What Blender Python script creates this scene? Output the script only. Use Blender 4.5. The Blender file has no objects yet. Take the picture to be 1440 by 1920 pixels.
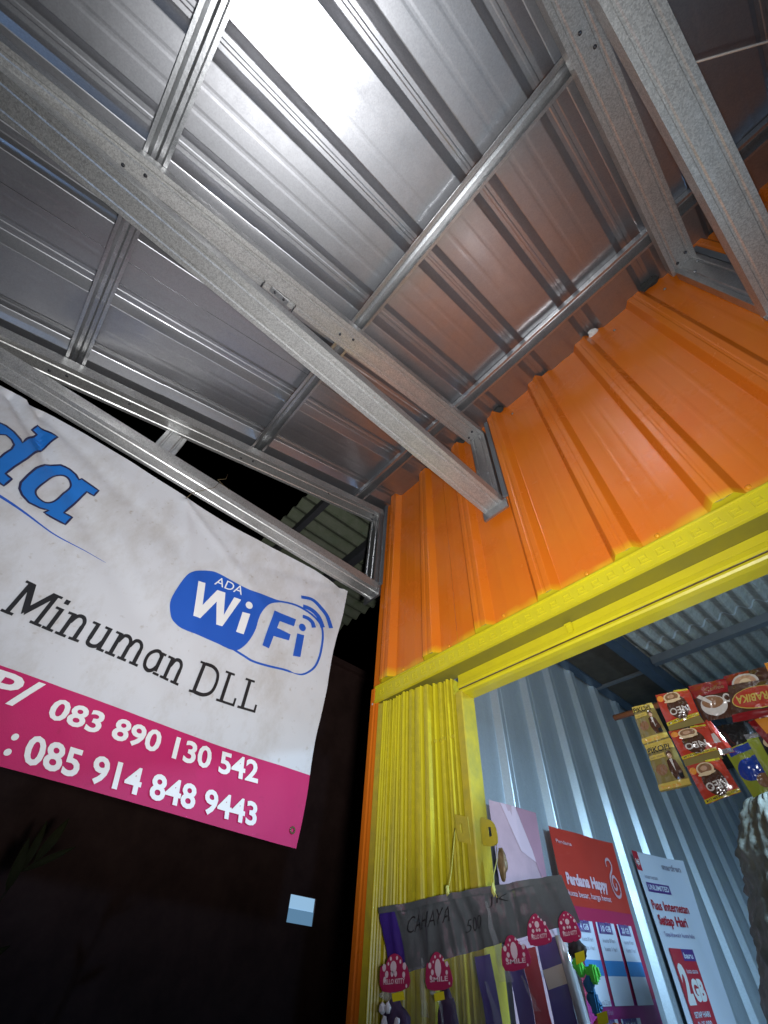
import bpy, bmesh, math, random
from mathutils import Vector, Matrix, noise
random.seed(7)
S = bpy.context.scene
COL = S.collection
# ------------------------------------------------------------------ camera
cam = bpy.data.cameras.new('camera'); co = bpy.data.objects.new('camera', cam); COL.objects.link(co); S.camera = co
cam.sensor_fit = 'VERTICAL'; cam.sensor_height = 24.0; cam.lens = 24.0*786.99/1920; cam.clip_start = 0.05; cam.clip_end = 400
rx = Vector((0.66308462, 0.74666237, 0.05304797)); dn = Vector((-0.55092966, 0.5347804, -0.64069215)); fw = Vector((-0.50674974, 0.39560741, 0.76596311))
M = Matrix((rx, -dn, -fw)).transposed().to_4x4(); M.translation = Vector((0, 0, 1.5)); co.matrix_world = M
# ------------------------------------------------------------------ night sky, exposure
W = bpy.data.worlds.new('World'); S.world = W; W.use_nodes = True
nt = W.node_tree; bg = nt.nodes['Background']
sky = nt.nodes.new('ShaderNodeTexSky'); sky.sky_type = 'NISHITA'; sky.sun_disc = False
sky.sun_elevation = math.radians(-8); sky.sun_rotation = math.radians(200)
nt.links.new(sky.outputs[0], bg.inputs[0]); bg.inputs[1].default_value = 0.1
S.view_settings.view_transform = 'Standard'; S.view_settings.look = 'None'; S.view_settings.exposure = 0; S.view_settings.gamma = 1
S.view_settings.use_curve_mapping = False
def lamp(name, kind, loc, power, color, size=.02, rot=(0,0,0), size_y=None, spread=None):
    l = bpy.data.lights.new(name, kind); l.energy = power; l.color = color
    if kind == 'AREA':
        l.size = size
        if size_y: l.shape = 'RECTANGLE'; l.size_y = size_y
    else: l.shadow_soft_size = size
    o = bpy.data.objects.new(name, l); o.location = loc; o.rotation_euler = rot; COL.objects.link(o); return o
fl_ = lamp('phone_flash', 'SPOT', (0.0, .10, 1.50), 196, (.97, .98, 1.0), .03)
fl_.rotation_euler = Vector((-.45,.235,.86)).to_track_quat('-Z','Y').to_euler(); fl_.data.spot_size = math.radians(130); fl_.data.spot_blend = 1.0
          # the light of the phone that takes the picture
# ------------------------------------------------------------------ helpers
def mesh_obj(name, verts, faces, mats, parent=None, fmat=None, smooth=False):
    me = bpy.data.meshes.new(name); me.from_pydata([tuple(v) for v in verts], [], faces)
    if not isinstance(mats, (list, tuple)): mats = [mats]
    for m in mats: me.materials.append(m)
    if fmat: me.polygons.foreach_set('material_index', fmat)
    if smooth: me.polygons.foreach_set('use_smooth', [True]*len(me.polygons))
    me.update()
    o = bpy.data.objects.new(name, me); COL.objects.link(o)
    if parent: o.parent = parent
    return o
def thing(name, label, cat, group=None, loc=(0,0,0)):
    o = bpy.data.objects.new(name, None); COL.objects.link(o); o.location = loc; o.empty_display_size = .05
    o['label'] = label; o['category'] = cat
    if group: o['group'] = group
    return o
def tag(o, label, cat, group=None):
    o['label'] = label; o['category'] = cat
    if group: o['group'] = group
    return o
def offset_poly(pts, t):
    """open 2D polyline -> closed outline of thickness t (to the left side)"""
    n = len(pts); out = []
    for i in range(n):
        a = Vector(pts[max(i-1,0)]); b = Vector(pts[i]); c = Vector(pts[min(i+1,n-1)])
        d1 = (b-a).normalized() if i > 0 else (c-b).normalized()
        d2 = (c-b).normalized() if i < n-1 else d1
        n1 = Vector((-d1.y, d1.x)); n2 = Vector((-d2.y, d2.x)); m = (n1+n2)
        m = m/ max(m.dot(n1), .3) if m.length > 1e-6 else n1
        out.append(tuple(b+m*t))
    return list(pts)+out[::-1]
def sweep(name, poly, O, U, V, Wd, L0, L1, mat, parent=None, segs=1, wob=0.0, open_=False, smooth=False, bow=0.0):
    """extrude 2D outline poly (axes U,V) along Wd from L0 to L1"""
    O, U, V, Wd = Vector(O), Vector(U), Vector(V), Vector(Wd)
    verts = []; faces = []; n = len(poly)
    for s in range(segs+1):
        f = s/segs; l = L0+(L1-L0)*f
        for i, (a, b) in enumerate(poly):
            w = wob*noise.noise(Vector((a*3+l*2.3, l*3.1, 4.2)))
            verts.append(O+U*a+V*(b+w+bow*math.sin(math.pi*f))+Wd*l)
    for s in range(segs):
        for i in range(n if not open_ else n-1):
            j = (i+1) % n
            faces.append((s*n+i, s*n+j, (s+1)*n+j, (s+1)*n+i))
    if not open_:
        m = n//2   # the outline is a folded strip: cap with quads between the two skins
        for base in (0, segs*n):
            for i in range(m-1): faces.append((base+i, base+i+1, base+n-2-i, base+n-1-i))
    return mesh_obj(name, verts, faces, mat, parent, smooth=smooth)
def box(name, a, b, mat, parent=None, bev=0.0):
    x0,y0,z0 = a; x1,y1,z1 = b
    bm = bmesh.new(); bmesh.ops.create_cube(bm, size=1)
    for v in bm.verts: v.co = Vector(((x0+x1)/2+v.co.x*(x1-x0), (y0+y1)/2+v.co.y*(y1-y0), (z0+z1)/2+v.co.z*(z1-z0)))
    if bev: bmesh.ops.bevel(bm, geom=bm.edges[:], offset=bev, segments=2, affect='EDGES')
    me = bpy.data.meshes.new(name); bm.to_mesh(me); bm.free(); me.materials.append(mat)
    o = bpy.data.objects.new(name, me); COL.objects.link(o)
    if parent: o.parent = parent
    return o
def tube(name, pts, r, mat, parent=None, k=8, closed=False):
    pts = [Vector(p) for p in pts]; verts = []; faces = []; n = len(pts); up = Vector((.3,.2,.9))
    for i, p in enumerate(pts):
        if closed: t = pts[(i+1)%n]-pts[i-1]
        else: t = pts[min(i+1,n-1)]-pts[max(i-1,0)]
        t.normalize(); u = t.cross(up); u.normalize(); v = t.cross(u)
        rr = r[i] if isinstance(r, (list, tuple)) else r
        for j in range(k):
            a = 2*math.pi*j/k; verts.append(p+u*math.cos(a)*rr+v*math.sin(a)*rr)
    for i in range(n if closed else n-1):
        for j in range(k):
            q = (j+1)%k; i2 = (i+1)%n
            faces.append((i*k+j, i*k+q, i2*k+q, i2*k+j))
    if not closed: faces.append(tuple(range(k))[::-1]); faces.append(tuple((n-1)*k+j for j in range(k)))
    return mesh_obj(name, verts, faces, mat, parent, smooth=True)
def smooth_loop(pts, k=4):
    """closed Catmull-Rom"""
    n = len(pts); out = []
    for i in range(n):
        p0,p1,p2,p3 = (Vector(pts[(i+d)%n]) for d in (-1,0,1,2))
        for j in range(k):
            t = j/k
            out.append(tuple(.5*((2*p1)+(p2-p0)*t+(2*p0-5*p1+4*p2-p3)*t*t+(3*p1-p0-3*p2+p3)*t**3)))
    return out
def smooth_open(pts, k=6):
    n = len(pts); out = []
    for i in range(n-1):
        p0 = Vector(pts[max(i-1,0)]); p1 = Vector(pts[i]); p2 = Vector(pts[i+1]); p3 = Vector(pts[min(i+2,n-1)])
        for j in range(k):
            t = j/k
            out.append(tuple(.5*((2*p1)+(p2-p0)*t+(2*p0-5*p1+4*p2-p3)*t*t+(3*p1-p0-3*p2+p3)*t**3)))
    out.append(tuple(pts[-1])); return out
def flat_fill(loops, maxlen=None):
    """2D loops (outer, holes) -> verts2d, tris"""
    cu = bpy.data.curves.new('t', 'CURVE'); cu.dimensions = '2D'; cu.fill_mode = 'BOTH'
    for lp in loops:
        sp = cu.splines.new('POLY'); sp.points.add(len(lp)-1); sp.use_cyclic_u = True
        for i, p in enumerate(lp): sp.points[i].co = (p[0], p[1], 0, 1)
    return curve_to_flat(cu, maxlen)
def curve_to_flat(cu, maxlen):
    ob = bpy.data.objects.new('t', cu); COL.objects.link(ob)
    dg = bpy.context.evaluated_depsgraph_get(); dg.update()
    me = bpy.data.meshes.new_from_object(ob.evaluated_get(dg))
    bpy.data.objects.remove(ob); bpy.data.curves.remove(cu)
    bm = bmesh.new(); bm.from_mesh(me); bpy.data.meshes.remove(me)
    bmesh.ops.remove_doubles(bm, verts=bm.verts[:], dist=1e-6)
    bmesh.ops.triangulate(bm, faces=bm.faces[:])
    if maxlen:
        for _ in range(6):
            le = [e for e in bm.edges if e.calc_length() > maxlen]
            if not le: break
            bmesh.ops.subdivide_edges(bm, edges=le, cuts=1); bmesh.ops.triangulate(bm, faces=[f for f in bm.faces if len(f.verts) > 3])
    bm.verts.index_update()
    v = [(x.co.x, x.co.y) for x in bm.verts]; f = [tuple(q.index for q in fc.verts) for fc in bm.faces]; bm.free()
    return v, f
_tc = {}
def text_flat(s, bold=0.0, maxlen=None, shear=0.0):
    key = (s, bold, maxlen, shear)
    if key not in _tc:
        cu = bpy.data.curves.new('t', 'FONT'); cu.body = s; cu.size = 1; cu.offset = bold; cu.shear = shear; cu.resolution_u = 3; cu.fill_mode = 'BOTH' if False else 'FRONT'
        v, f = curve_to_flat(cu, maxlen)
        xs = [p[0] for p in v]; ys = [p[1] for p in v]
        x0, x1 = min(xs), max(xs); y1 = max(ys)
        has_desc = any(c in 'gjpqy,;Q/' for c in s); y0 = 0 if has_desc else min(ys)
        y1 = .73 if has_desc else y1
        _tc[key] = ([((x-x0)/(x1-x0), (y-y0)/max(y1-y0,1e-6)) for x, y in v], f)
    return _tc[key]
def print_text(s, f2w, box4, mat, parent, bold=0.02, name='lettering', maxlen=None, shear=0.0):
    """text fitted to a quad: box4 = bl, br, tl, tr in surface coords; f2w maps (a,b) -> world"""
    v, f = text_flat(s, bold, maxlen, shear)
    bl, br, tl, tr = (Vector(p) for p in box4)
    vs = [f2w(*((bl*(1-x)+br*x)*(1-y)+(tl*(1-x)+tr*x)*y)) for x, y in v]
    return mesh_obj(name, vs, f, mat, parent)
def hbox(a, b, w, h, sl=0.0):
    """axis-aligned text box: left-bottom a,b, width w, height h"""
    return [(a, b), (a+w, b+sl*w), (a, b+h), (a+w, b+h+sl*w)]
def ribbon2d(pts, w):
    n = len(pts); L = []; R = []
    for i in range(n):
        a = Vector(pts[max(i-1,0)]); c = Vector(pts[min(i+1,n-1)]); d = (c-a).normalized(); nn = Vector((-d.y, d.x))
        ww = w(i/(n-1)) if callable(w) else w
        L.append(tuple(Vector(pts[i])+nn*ww/2)); R.append(tuple(Vector(pts[i])-nn*ww/2))
    return L+R, [(i, i+1, n+i+1, n+i) for i in range(n-1)]
# ------------------------------------------------------------------ materials
def mat(name, color, rough=.5, metal=0.0, spec=.5, var=0.0, vscale=8, bump=0.0, bscale=60, rvar=0.0, aniso=None, emis=None, estr=0, coat=0.0, color2=None, stretch=None, trans=0.0, alpha=1.0, spk=0.0, spks=220):
    m = bpy.data.materials.new(name); m.use_nodes = True; nt = m.node_tree; N = nt.nodes; Lk = nt.links
    b = N['Principled BSDF']; b.inputs['Base Color'].default_value = (*color, 1); b.inputs['Roughness'].default_value = rough
    b.inputs['Metallic'].default_value = metal; b.inputs['Specular IOR Level'].default_value = spec
    if coat: b.inputs['Coat Weight'].default_value = coat; b.inputs['Coat Roughness'].default_value = .12
    if trans: b.inputs['Transmission Weight'].default_value = trans
    if alpha < 1: b.inputs['Alpha'].default_value = alpha
    if emis: b.inputs['Emission Color'].default_value = (*emis, 1); b.inputs['Emission Strength'].default_value = estr
    tc = N.new('ShaderNodeTexCoord'); src = tc.outputs['Object']
    if stretch:
        mp = N.new('ShaderNodeMapping'); mp.inputs['Scale'].default_value = stretch; Lk.new(src, mp.inputs[0]); src = mp.outputs[0]
    cout = None
    if var:
        nz = N.new('ShaderNodeTexNoise'); nz.inputs['Scale'].default_value = vscale; nz.inputs['Detail'].default_value = 6; nz.inputs['Roughness'].default_value = .65
        Lk.new(src, nz.inputs['Vector'])
        rp = N.new('ShaderNodeMapRange'); rp.inputs['From Min'].default_value = .3; rp.inputs['From Max'].default_value = .7
        Lk.new(nz.outputs['Fac'], rp.inputs['Value'])
        mx = N.new('ShaderNodeMix'); mx.data_type = 'RGBA'
        c2 = color2 or tuple(c*(1-var) for c in color)
        mx.inputs['A'].default_value = (*color, 1); mx.inputs['B'].default_value = (*c2, 1)
        Lk.new(rp.outputs[0], mx.inputs['Factor']); cout = mx.outputs['Result']
        if rvar:
            r2 = N.new('ShaderNodeMapRange'); r2.inputs['To Min'].default_value = rough-rvar; r2.inputs['To Max'].default_value = rough+rvar
            r2.inputs['From Min'].default_value = .3; r2.inputs['From Max'].default_value = .7
            Lk.new(nz.outputs['Fac'], r2.inputs['Value']); Lk.new(r2.outputs[0], b.inputs['Roughness'])
    if spk:   # zinc spangle: fine speckle
        vz = N.new('ShaderNodeTexVoronoi'); vz.inputs['Scale'].default_value = spks; Lk.new(tc.outputs['Object'], vz.inputs['Vector'])
        r3 = N.new('ShaderNodeMapRange'); r3.inputs['To Min'].default_value = 1-spk; r3.inputs['To Max'].default_value = 1.0+spk*.3
        sp = N.new('ShaderNodeSeparateColor'); Lk.new(vz.outputs['Color'], sp.inputs[0]); Lk.new(sp.outputs[0], r3.inputs['Value'])
        mm = N.new('ShaderNodeMix'); mm.data_type = 'RGBA'; mm.blend_type = 'MULTIPLY'; mm.inputs['Factor'].default_value = 1
        if cout: Lk.new(cout, mm.inputs['A'])
        else: mm.inputs['A'].default_value = (*color, 1)
        cb = N.new('ShaderNodeCombineColor')
        for i in range(3): Lk.new(r3.outputs[0], cb.inputs[i])
        Lk.new(cb.outputs[0], mm.inputs['B']); cout = mm.outputs['Result']
    if cout: Lk.new(cout, b.inputs['Base Color'])
    if bump:
        n2 = N.new('ShaderNodeTexNoise'); n2.inputs['Scale'].default_value = bscale; n2.inputs['Detail'].default_value = 4
        Lk.new(src, n2.inputs['Vector'])
        bp = N.new('ShaderNodeBump'); bp.inputs['Strength'].default_value = bump; bp.inputs['Distance'].default_value = .004
        Lk.new(n2.outputs['Fac'], bp.inputs['Height']); Lk.new(bp.outputs[0], b.inputs['Normal'])
    return m
m_roof = mat('galvalume_roof', (.41,.41,.425), .42, .92, var=.22, vscale=5, rvar=.07, bump=.07, bscale=7, spk=.10, spks=260)
def second_lobe(m, fac, rough):
    nt = m.node_tree; N = nt.nodes; L = nt.links; out = N['Material Output']; b = N['Principled BSDF']
    gl = N.new('ShaderNodeBsdfAnisotropic'); gl.inputs['Roughness'].default_value = rough; gl.inputs['Color'].default_value = (.62,.62,.64,1)
    mx = N.new('ShaderNodeMixShader'); mx.inputs[0].default_value = fac
    L.new(b.outputs[0], mx.inputs[1]); L.new(gl.outputs[0], mx.inputs[2]); L.new(mx.outputs[0], out.inputs[0])
    if b.inputs['Normal'].links: L.new(b.inputs['Normal'].links[0].from_socket, gl.inputs['Normal'])
second_lobe(m_roof, .10, .15)
m_zinc = mat('zinc_channel', (.60,.59,.565), .42, .72, var=.42, vscale=6, rvar=.12, bump=.12, bscale=90, spk=.32, spks=300, stretch=(1,.35,1))
m_hat = mat('zinc_batten', (.55,.555,.56), .32, .93, var=.2, vscale=10, rvar=.05, bump=.08, bscale=60, spk=.2, spks=300)
m_screw = mat('dark_steel', (.05,.05,.055), .45, .8)
m_bolt = mat('screw_zinc', (.3,.3,.3), .35, .9)
m_yel = mat('yellow_paint', (.58,.48,.010), .38, 0, var=.28, vscale=22, color2=(.36,.30,.018), bump=.12, bscale=90, rvar=.06, stretch=(1,1,.12), spk=.10, spks=60)
m_yel2 = mat('yellow_paint_header', (.55,.47,.010), .35, 0, var=.2, vscale=12, color2=(.48,.40,.015), bump=.1, bscale=60)
m_yold = mat('old_yellow_paint', (.50,.38,.015), .5, 0, var=.35, vscale=16, color2=(.32,.27,.03), bump=.2, bscale=80)
m_soff = mat('shaded_yellow_paint', (.22,.185,.012), .5, 0, var=.3, vscale=10, color2=(.18,.155,.02), bump=.1, bscale=60)  # shade under the header put into the soffit colour as darker yellow
m_slit = mat('dark_gap', (.10,.05,.005), .8)
m_foam = mat('grey_foam', (.24,.23,.12), .9, bump=.6, bscale=120, var=.3, vscale=60)
m_black = mat('black_foam', (.018,.018,.016), .9, bump=.6, bscale=90)
m_white = mat('white_lump', (.5,.5,.48), .7, bump=.4, bscale=90)
m_asb = mat('fibre_cement', (.36,.37,.34), .85, 0, spec=.25, var=.4, vscale=30, bump=.4, bscale=90)
m_asbend = mat('fibre_cement_pale', (.52,.56,.58), .7, 0, spec=.3, var=.2, vscale=40)  # paler tone for the lapped ends of the ceiling sheets
m_asbold = mat('old_fibre_cement', (.11,.115,.085), .9, 0, spec=.2, var=.55, vscale=12, color2=(.07,.085,.05), bump=.5, bscale=60)
m_steelblue = mat('painted_steel', (.06,.09,.13), .45, .3, var=.3, vscale=9)
m_timber = mat('dark_timber', (.028,.028,.032), .7, 0, var=.4, vscale=20, stretch=(.2,1,1))
m_stick = mat('brown_stick', (.16,.055,.02), .6, 0, var=.4, vscale=30, stretch=(.1,1,1))
m_wallin = mat('galvalume_wall', (.50,.55,.58), .38, .55, var=.2, vscale=6, rvar=.08, bump=.06, bscale=12, stretch=(1,1,.3), spk=.08)
m_conc = mat('concrete', (.20,.19,.18), .9, 0, var=.4, vscale=3, bump=.4, bscale=30)
m_ground = mat('ground', (.09,.075,.06), .95, 0, var=.5, vscale=2, bump=.6, bscale=14)
m_dark = mat('dark_plaster', (.30,.17,.145), .95, 0, spec=.1, var=.4, vscale=2)
m_leaf = mat('leaf', (.036,.036,.016), .8, 0, spec=.05, var=.3, vscale=20)
m_stem = mat('stem', (.05,.04,.025), .8)
m_wire = mat('wire', (.42,.36,.30), .6)
m_rust = mat('rusty_wire', (.10,.07,.03), .8)
m_pwhite = mat('white_print', (.74,.73,.71), .55)
m_ink = mat('black_ink', (.012,.012,.014), .5)
m_blue = mat('blue_ink', (.012,.085,.42), .5)
m_blue2 = mat('bright_blue_ink', (.01,.15,.50), .5, var=.15, vscale=6)
m_navy = mat('navy_ink', (.015,.015,.06), .5)
# orange sheets: yellow overspray along the bottom edge above the header
def orange():
    m = mat('orange_paint', (.60,.155,.010), .25, 0, spec=.32, var=.16, vscale=3, color2=(.58,.125,.009), rvar=.07, bump=.14, bscale=4.5, coat=.08)
    nt = m.node_tree; N = nt.nodes; L = nt.links; b = N['Principled BSDF']
    src = b.inputs['Base Color'].links[0].from_socket
    g = N.new('ShaderNodeNewGeometry'); s = N.new('ShaderNodeSeparateXYZ'); L.new(g.outputs['Position'], s.inputs[0])
    nz = N.new('ShaderNodeTexNoise'); nz.inputs['Scale'].default_value = 9; L.new(g.outputs['Position'], nz.inputs['Vector'])
    ad = N.new('ShaderNodeMath'); ad.operation = 'MULTIPLY_ADD'; ad.inputs[1].default_value = .07; L.new(nz.outputs['Fac'], ad.inputs[0]); L.new(s.outputs['Z'], ad.inputs[2])
    r = N.new('ShaderNodeMapRange'); r.inputs['From Min'].default_value = 2.500; r.inputs['From Max'].default_value = 2.560; r.inputs['To Min'].default_value = .95; r.inputs['To Max'].default_value = 0
    L.new(ad.outputs[0], r.inputs['Value'])
    lo = N.new('ShaderNodeMath'); lo.operation = 'GREATER_THAN'; lo.inputs[1].default_value = 2.45; L.new(s.outputs['Z'], lo.inputs[0])
    mu = N.new('ShaderNodeMath'); mu.operation = 'MULTIPLY'; L.new(r.outputs[0], mu.inputs[0]); L.new(lo.outputs[0], mu.inputs[1])
    gx = N.new('ShaderNodeMath'); gx.operation = 'GREATER_THAN'; gx.inputs[1].default_value = -1.46; L.new(s.outputs['X'], gx.inputs[0])
    mu2 = N.new('ShaderNodeMath'); mu2.operation = 'MULTIPLY'; L.new(mu.outputs[0], mu2.inputs[0]); L.new(gx.outputs[0], mu2.inputs[1])
    mx = N.new('ShaderNodeMix'); mx.data_type = 'RGBA'; mx.inputs['B'].default_value = (.70,.52,.012,1)
    L.new(mu2.outputs[0], mx.inputs['Factor']); L.new(src, mx.inputs['A']); L.new(mx.outputs['Result'], b.inputs['Base Color'])
    return m
m_org = orange()
def banner_mat(name, col, dirt, amount):
    m = mat(name, col, .55, 0, spec=.3, bump=.12, bscale=300)
    nt = m.node_tree; N = nt.nodes; L = nt.links; b = N['Principled BSDF']
    tc = N.new('ShaderNodeTexCoord'); mp = N.new('ShaderNodeMapping'); mp.inputs['Scale'].default_value = (1, 1.6, 1.0); mp.inputs['Rotation'].default_value = (.6, 0, 0)
    L.new(tc.outputs['Object'], mp.inputs[0])
    n1 = N.new('ShaderNodeTexNoise'); n1.inputs['Scale'].default_value = 2.6; n1.inputs['Detail'].default_value = 9; n1.inputs['Roughness'].default_value = .72; L.new(mp.outputs[0], n1.inputs['Vector'])
    r1 = N.new('ShaderNodeMapRange'); r1.inputs['From Min'].default_value = .46; r1.inputs['From Max'].default_value = .74; r1.inputs['To Max'].default_value = amount; L.new(n1.outputs['Fac'], r1.inputs['Value'])
    n2 = N.new('ShaderNodeTexNoise'); n2.inputs['Scale'].default_value = 38; n2.inputs['Detail'].default_value = 3; L.new(tc.outputs['Object'], n2.inputs['Vector'])
    r2 = N.new('ShaderNodeMapRange'); r2.inputs['From Min'].default_value = .66; r2.inputs['From Max'].default_value = .78; r2.inputs['To Max'].default_value = amount*.9; L.new(n2.outputs['Fac'], r2.inputs['Value'])
    ad = N.new('ShaderNodeMath'); ad.operation = 'ADD'; ad.use_clamp = True; L.new(r1.outputs[0], ad.inputs[0]); L.new(r2.outputs[0], ad.inputs[1])
    mx = N.new('ShaderNodeMix'); mx.data_type = 'RGBA'; mx.inputs['A'].default_value = (*col,1); mx.inputs['B'].default_value = (*dirt,1)
    L.new(ad.outputs[0], mx.inputs['Factor']); L.new(mx.outputs['Result'], b.inputs['Base Color'])
    return m
m_ban = banner_mat('banner_white', (.55,.55,.565), (.36,.32,.27), .75)
m_mag = banner_mat('banner_magenta', (.46,.012,.105), (.36,.012,.08), .6)
# ================================================================== SETTING
g = mesh_obj('ground', [(-150,-150,0),(150,-150,0),(150,150,0),(-150,150,0)], [(0,1,2,3)], m_ground); g['kind'] = 'structure'
fl = box('shop_floor', (-1.5,1.15,.0), (2.3,5.2,.12), m_conc); fl['kind'] = 'structure'
# ------------------------------------------------------------------ sheet profiles
def rib_profile(x0, x1, centres, h, bw=.053, tw=.021, pencil=True, pen=.0003):
    """pan at 0, ribs reaching h; returns open polyline"""
    pts = [(x0, 0.0)]
    ev = []
    for c in sorted(centres):
        ev += [(c-bw-.003, 0), (c-bw, .0010), (c-tw-.003, h-.002), (c-tw, h), (c-.008, h), (c-.004, h-.0015), (c+.004, h-.0015), (c+.008, h), (c+tw, h), (c+tw+.003, h-.002), (c+bw, .0010), (c+bw+.003, 0)]
    if pencil:
        cs = sorted(centres); mids = [(a+b)/2 for a, b in zip(cs, cs[1:])]+[cs[0]-.147, cs[-1]+.147]
        for m_ in mids:
            for d_ in (-.034, .034): ev += [(m_+d_-.012, 0), (m_+d_-.004, pen), (m_+d_+.004, pen), (m_+d_+.012, 0)]
    ev.sort()
    for a, b in ev:
        if x0+.001 < a < x1-.001: pts.append((a, b))
    pts.append((x1, 0.0)); return pts
SL = .29; nrm = math.sqrt(1+SL*SL)
DS = Vector((0, 1/nrm, SL/nrm)); NU = Vector((0, -SL/nrm, 1/nrm))      # along the slope, out of the roof
def roof_pt(x, y, off=0.0): return Vector((x, y, 3.845-SL*(1.2-y)))+NU*off
# ================================================================== AWNING ROOF
roof = thing('awning_roof', 'corrugated silver metal roof sheets sloping out from the orange wall', 'roof')
cents = [-1.41,-1.10,-.795,-.49,-.182,.128,.435,.745,1.055,1.36,1.67]
cuts = [(-1.60,-.95),(-.95,-.03),(-.03,.90),(.90,1.80)]
for k, (a, b) in enumerate(cuts):
    cs = [c for c in cents if a-.06 < c < b+.06]
    prof = rib_profile(a, b, [c for c in cs if a+.055 < c < b-.055], .040)
    out = offset_poly(prof, .0008)
    O = roof_pt(0, 1.2, .003 if k % 2 else 0)
    sweep('roof_sheet', out, O, (1,0,0), NU, DS, -1.62, .22, m_roof, roof, segs=1)
    sweep('roof_sheet', out, O-NU*.0035, (1,0,0), NU, DS, -2.75, -1.58, m_roof, roof, segs=1)
# channel profile: web at 0 with two stiffening ridges, flanges up, lips
def channel(w=.105, h=.052, t=.0016, lip=.012):
    hw = w/2
    p = [(-hw+lip, h), (-hw, h), (-hw, 0), (-hw+.016,0), (-hw+.020,.0035), (-hw+.026,.0035), (-hw+.030,0),
         (hw-.030,0), (hw-.026,.0035), (hw-.020,.0035), (hw-.016,0), (hw,0), (hw,h), (hw-lip,h)]
    return offset_poly(p, t)
def screws(parent, pts, nrml, r=.006, mt=None):
    for p in pts:
        p = Vector(p); n_ = Vector(nrml).normalized()
        tube('screw', [p, p+n_*.002, p+n_*.005, p+n_*.0055], [r*1.35, r*1.3, r*.8, r*.3], mt or m_bolt, parent, k=8)
GT = 'trusses carrying the awning roof'
def truss(label, xc, xt0, xt1, ylow=-1.75, stub=None, post_y=1.15):
    t = thing('roof_truss', label, 'roof truss', GT, (xc, 1.2, 3.06)); off = -Vector((xc,1.2,3.06))
    def fix(o): o.data.transform(Matrix.Translation(off)); return o
    ch = channel()
    fix(sweep('lower_beam', ch, (xc,0,3.06), (1,0,0), (0,0,1), (0,1,0), ylow, 1.185, m_zinc, t, segs=10, bow=.004))
    # rafter, slightly turned in plan
    a = Vector((xt0, 1.17, 3.732-SL*.03)); b = Vector((xt1, -1.6, 3.732-SL*2.8)); d = (b-a); Lr = d.length; d.normalize()
    u = d.cross(Vector((0,0,1))).normalized(); v = u.cross(d).normalized()
    if u.x < 0: u = -u
    fix(sweep('rafter', ch, a, u, v, d, 0, Lr, m_zinc, t, segs=8))
    # post at the wall: open side toward the wall
    if post_y is not None:
        chp = [(x, y) for x, y in channel(.098, .045)]
        fix(sweep('post', chp, (xc+.004, post_y, 3.112), (1,0,0), (0,1,0), (0,0,1), 0, .605, m_hat, t))
        fix(box('wall_plate', (xc-.062, 1.160, 3.012), (xc+.074, 1.1725, 3.07), m_hat, t, .001))
        fix(box('wall_plate', (xc+.062, 1.160, 3.0855), (xc+.086, 1.1725, 3.80), m_steelg, t, .001))
        for p in [(xc-.02,post_y-.0005,3.2),(xc+.02,post_y-.0005,3.32),(xc-.015,post_y-.0005,3.6),(xc+.025,post_y-.0005,3.66)]:
            for o_ in [1]:
                n0 = len(COL.objects); screws(t, [Vector(p)+off], (0,-1,0), .005)
    screws(t, [Vector((xt0-.02, 1.12, 3.728-SL*.08))+off, Vector((xt0+.02, 1.10, 3.728-SL*.10))+off], (0,0,-1), .005, m_screw)
    for yy in (.2, -.65):
        f = (1.17-yy)/2.77; xx = xt0+(xt1-xt0)*f; zz = 3.730-SL*(1.2-yy)
        screws(t, [Vector((xx+.012, yy+.03, zz))+off, Vector((xx-.006, yy-.03, zz-.012))+off], (0,0,-1), .0045, m_screw)
    return t, fix, off
m_steelg = mat('grey_flashing', (.20,.215,.23), .5, .6, var=.2, vscale=9)
tC, fixC, offC = truss('middle galvanised truss ending on the orange wall with a silver post and plate', -.652, -.662, -.585)
tR, fixR, offR = truss('right galvanised truss whose lower beam runs out of the top edge', .552, .548, .560)
tL, fixL, offL = truss('left galvanised truss from whose lower beam the white banner hangs', -1.545, -1.545, -1.50, post_y=1.13)
# middle truss: two clip plates on the rafter
for q, (yy, dx) in enumerate([(-.18,-.03),(-.04,-.03)]):
    f = (1.17-yy)/2.77; xx = -.662+.077*f; zz = 3.732-SL*(1.2-yy)
    fixC(box('clip', (xx+dx-.022, yy-.004, zz-.034), (xx+dx+.004, yy, zz-.001), m_screw, tC, .001))
fixC(box('clip', (-.662, -.15, 3.31), (-.640, -.07, 3.316), m_hat, tC, .001))
screws(tC, [Vector((-.65,-.13,3.308))+offC, Vector((-.65,-.09,3.312))+offC], (0,0,-1), .004, m_screw)
# left truss: stub post between beam and rafter
fixL(sweep('stub_post', channel(.098,.045), (-1.560, -.15, 3.1135), (0,1,0), (-1,0,0), (0,0,1), 0, .222, m_hat, tL))
screws(tL, [Vector((-1.5,.72,3.57))+offL, Vector((-1.5,.10,3.40))+offL, Vector((-1.5,-.38,3.255))+offL], (1,0,0), .004, m_screw)
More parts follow.
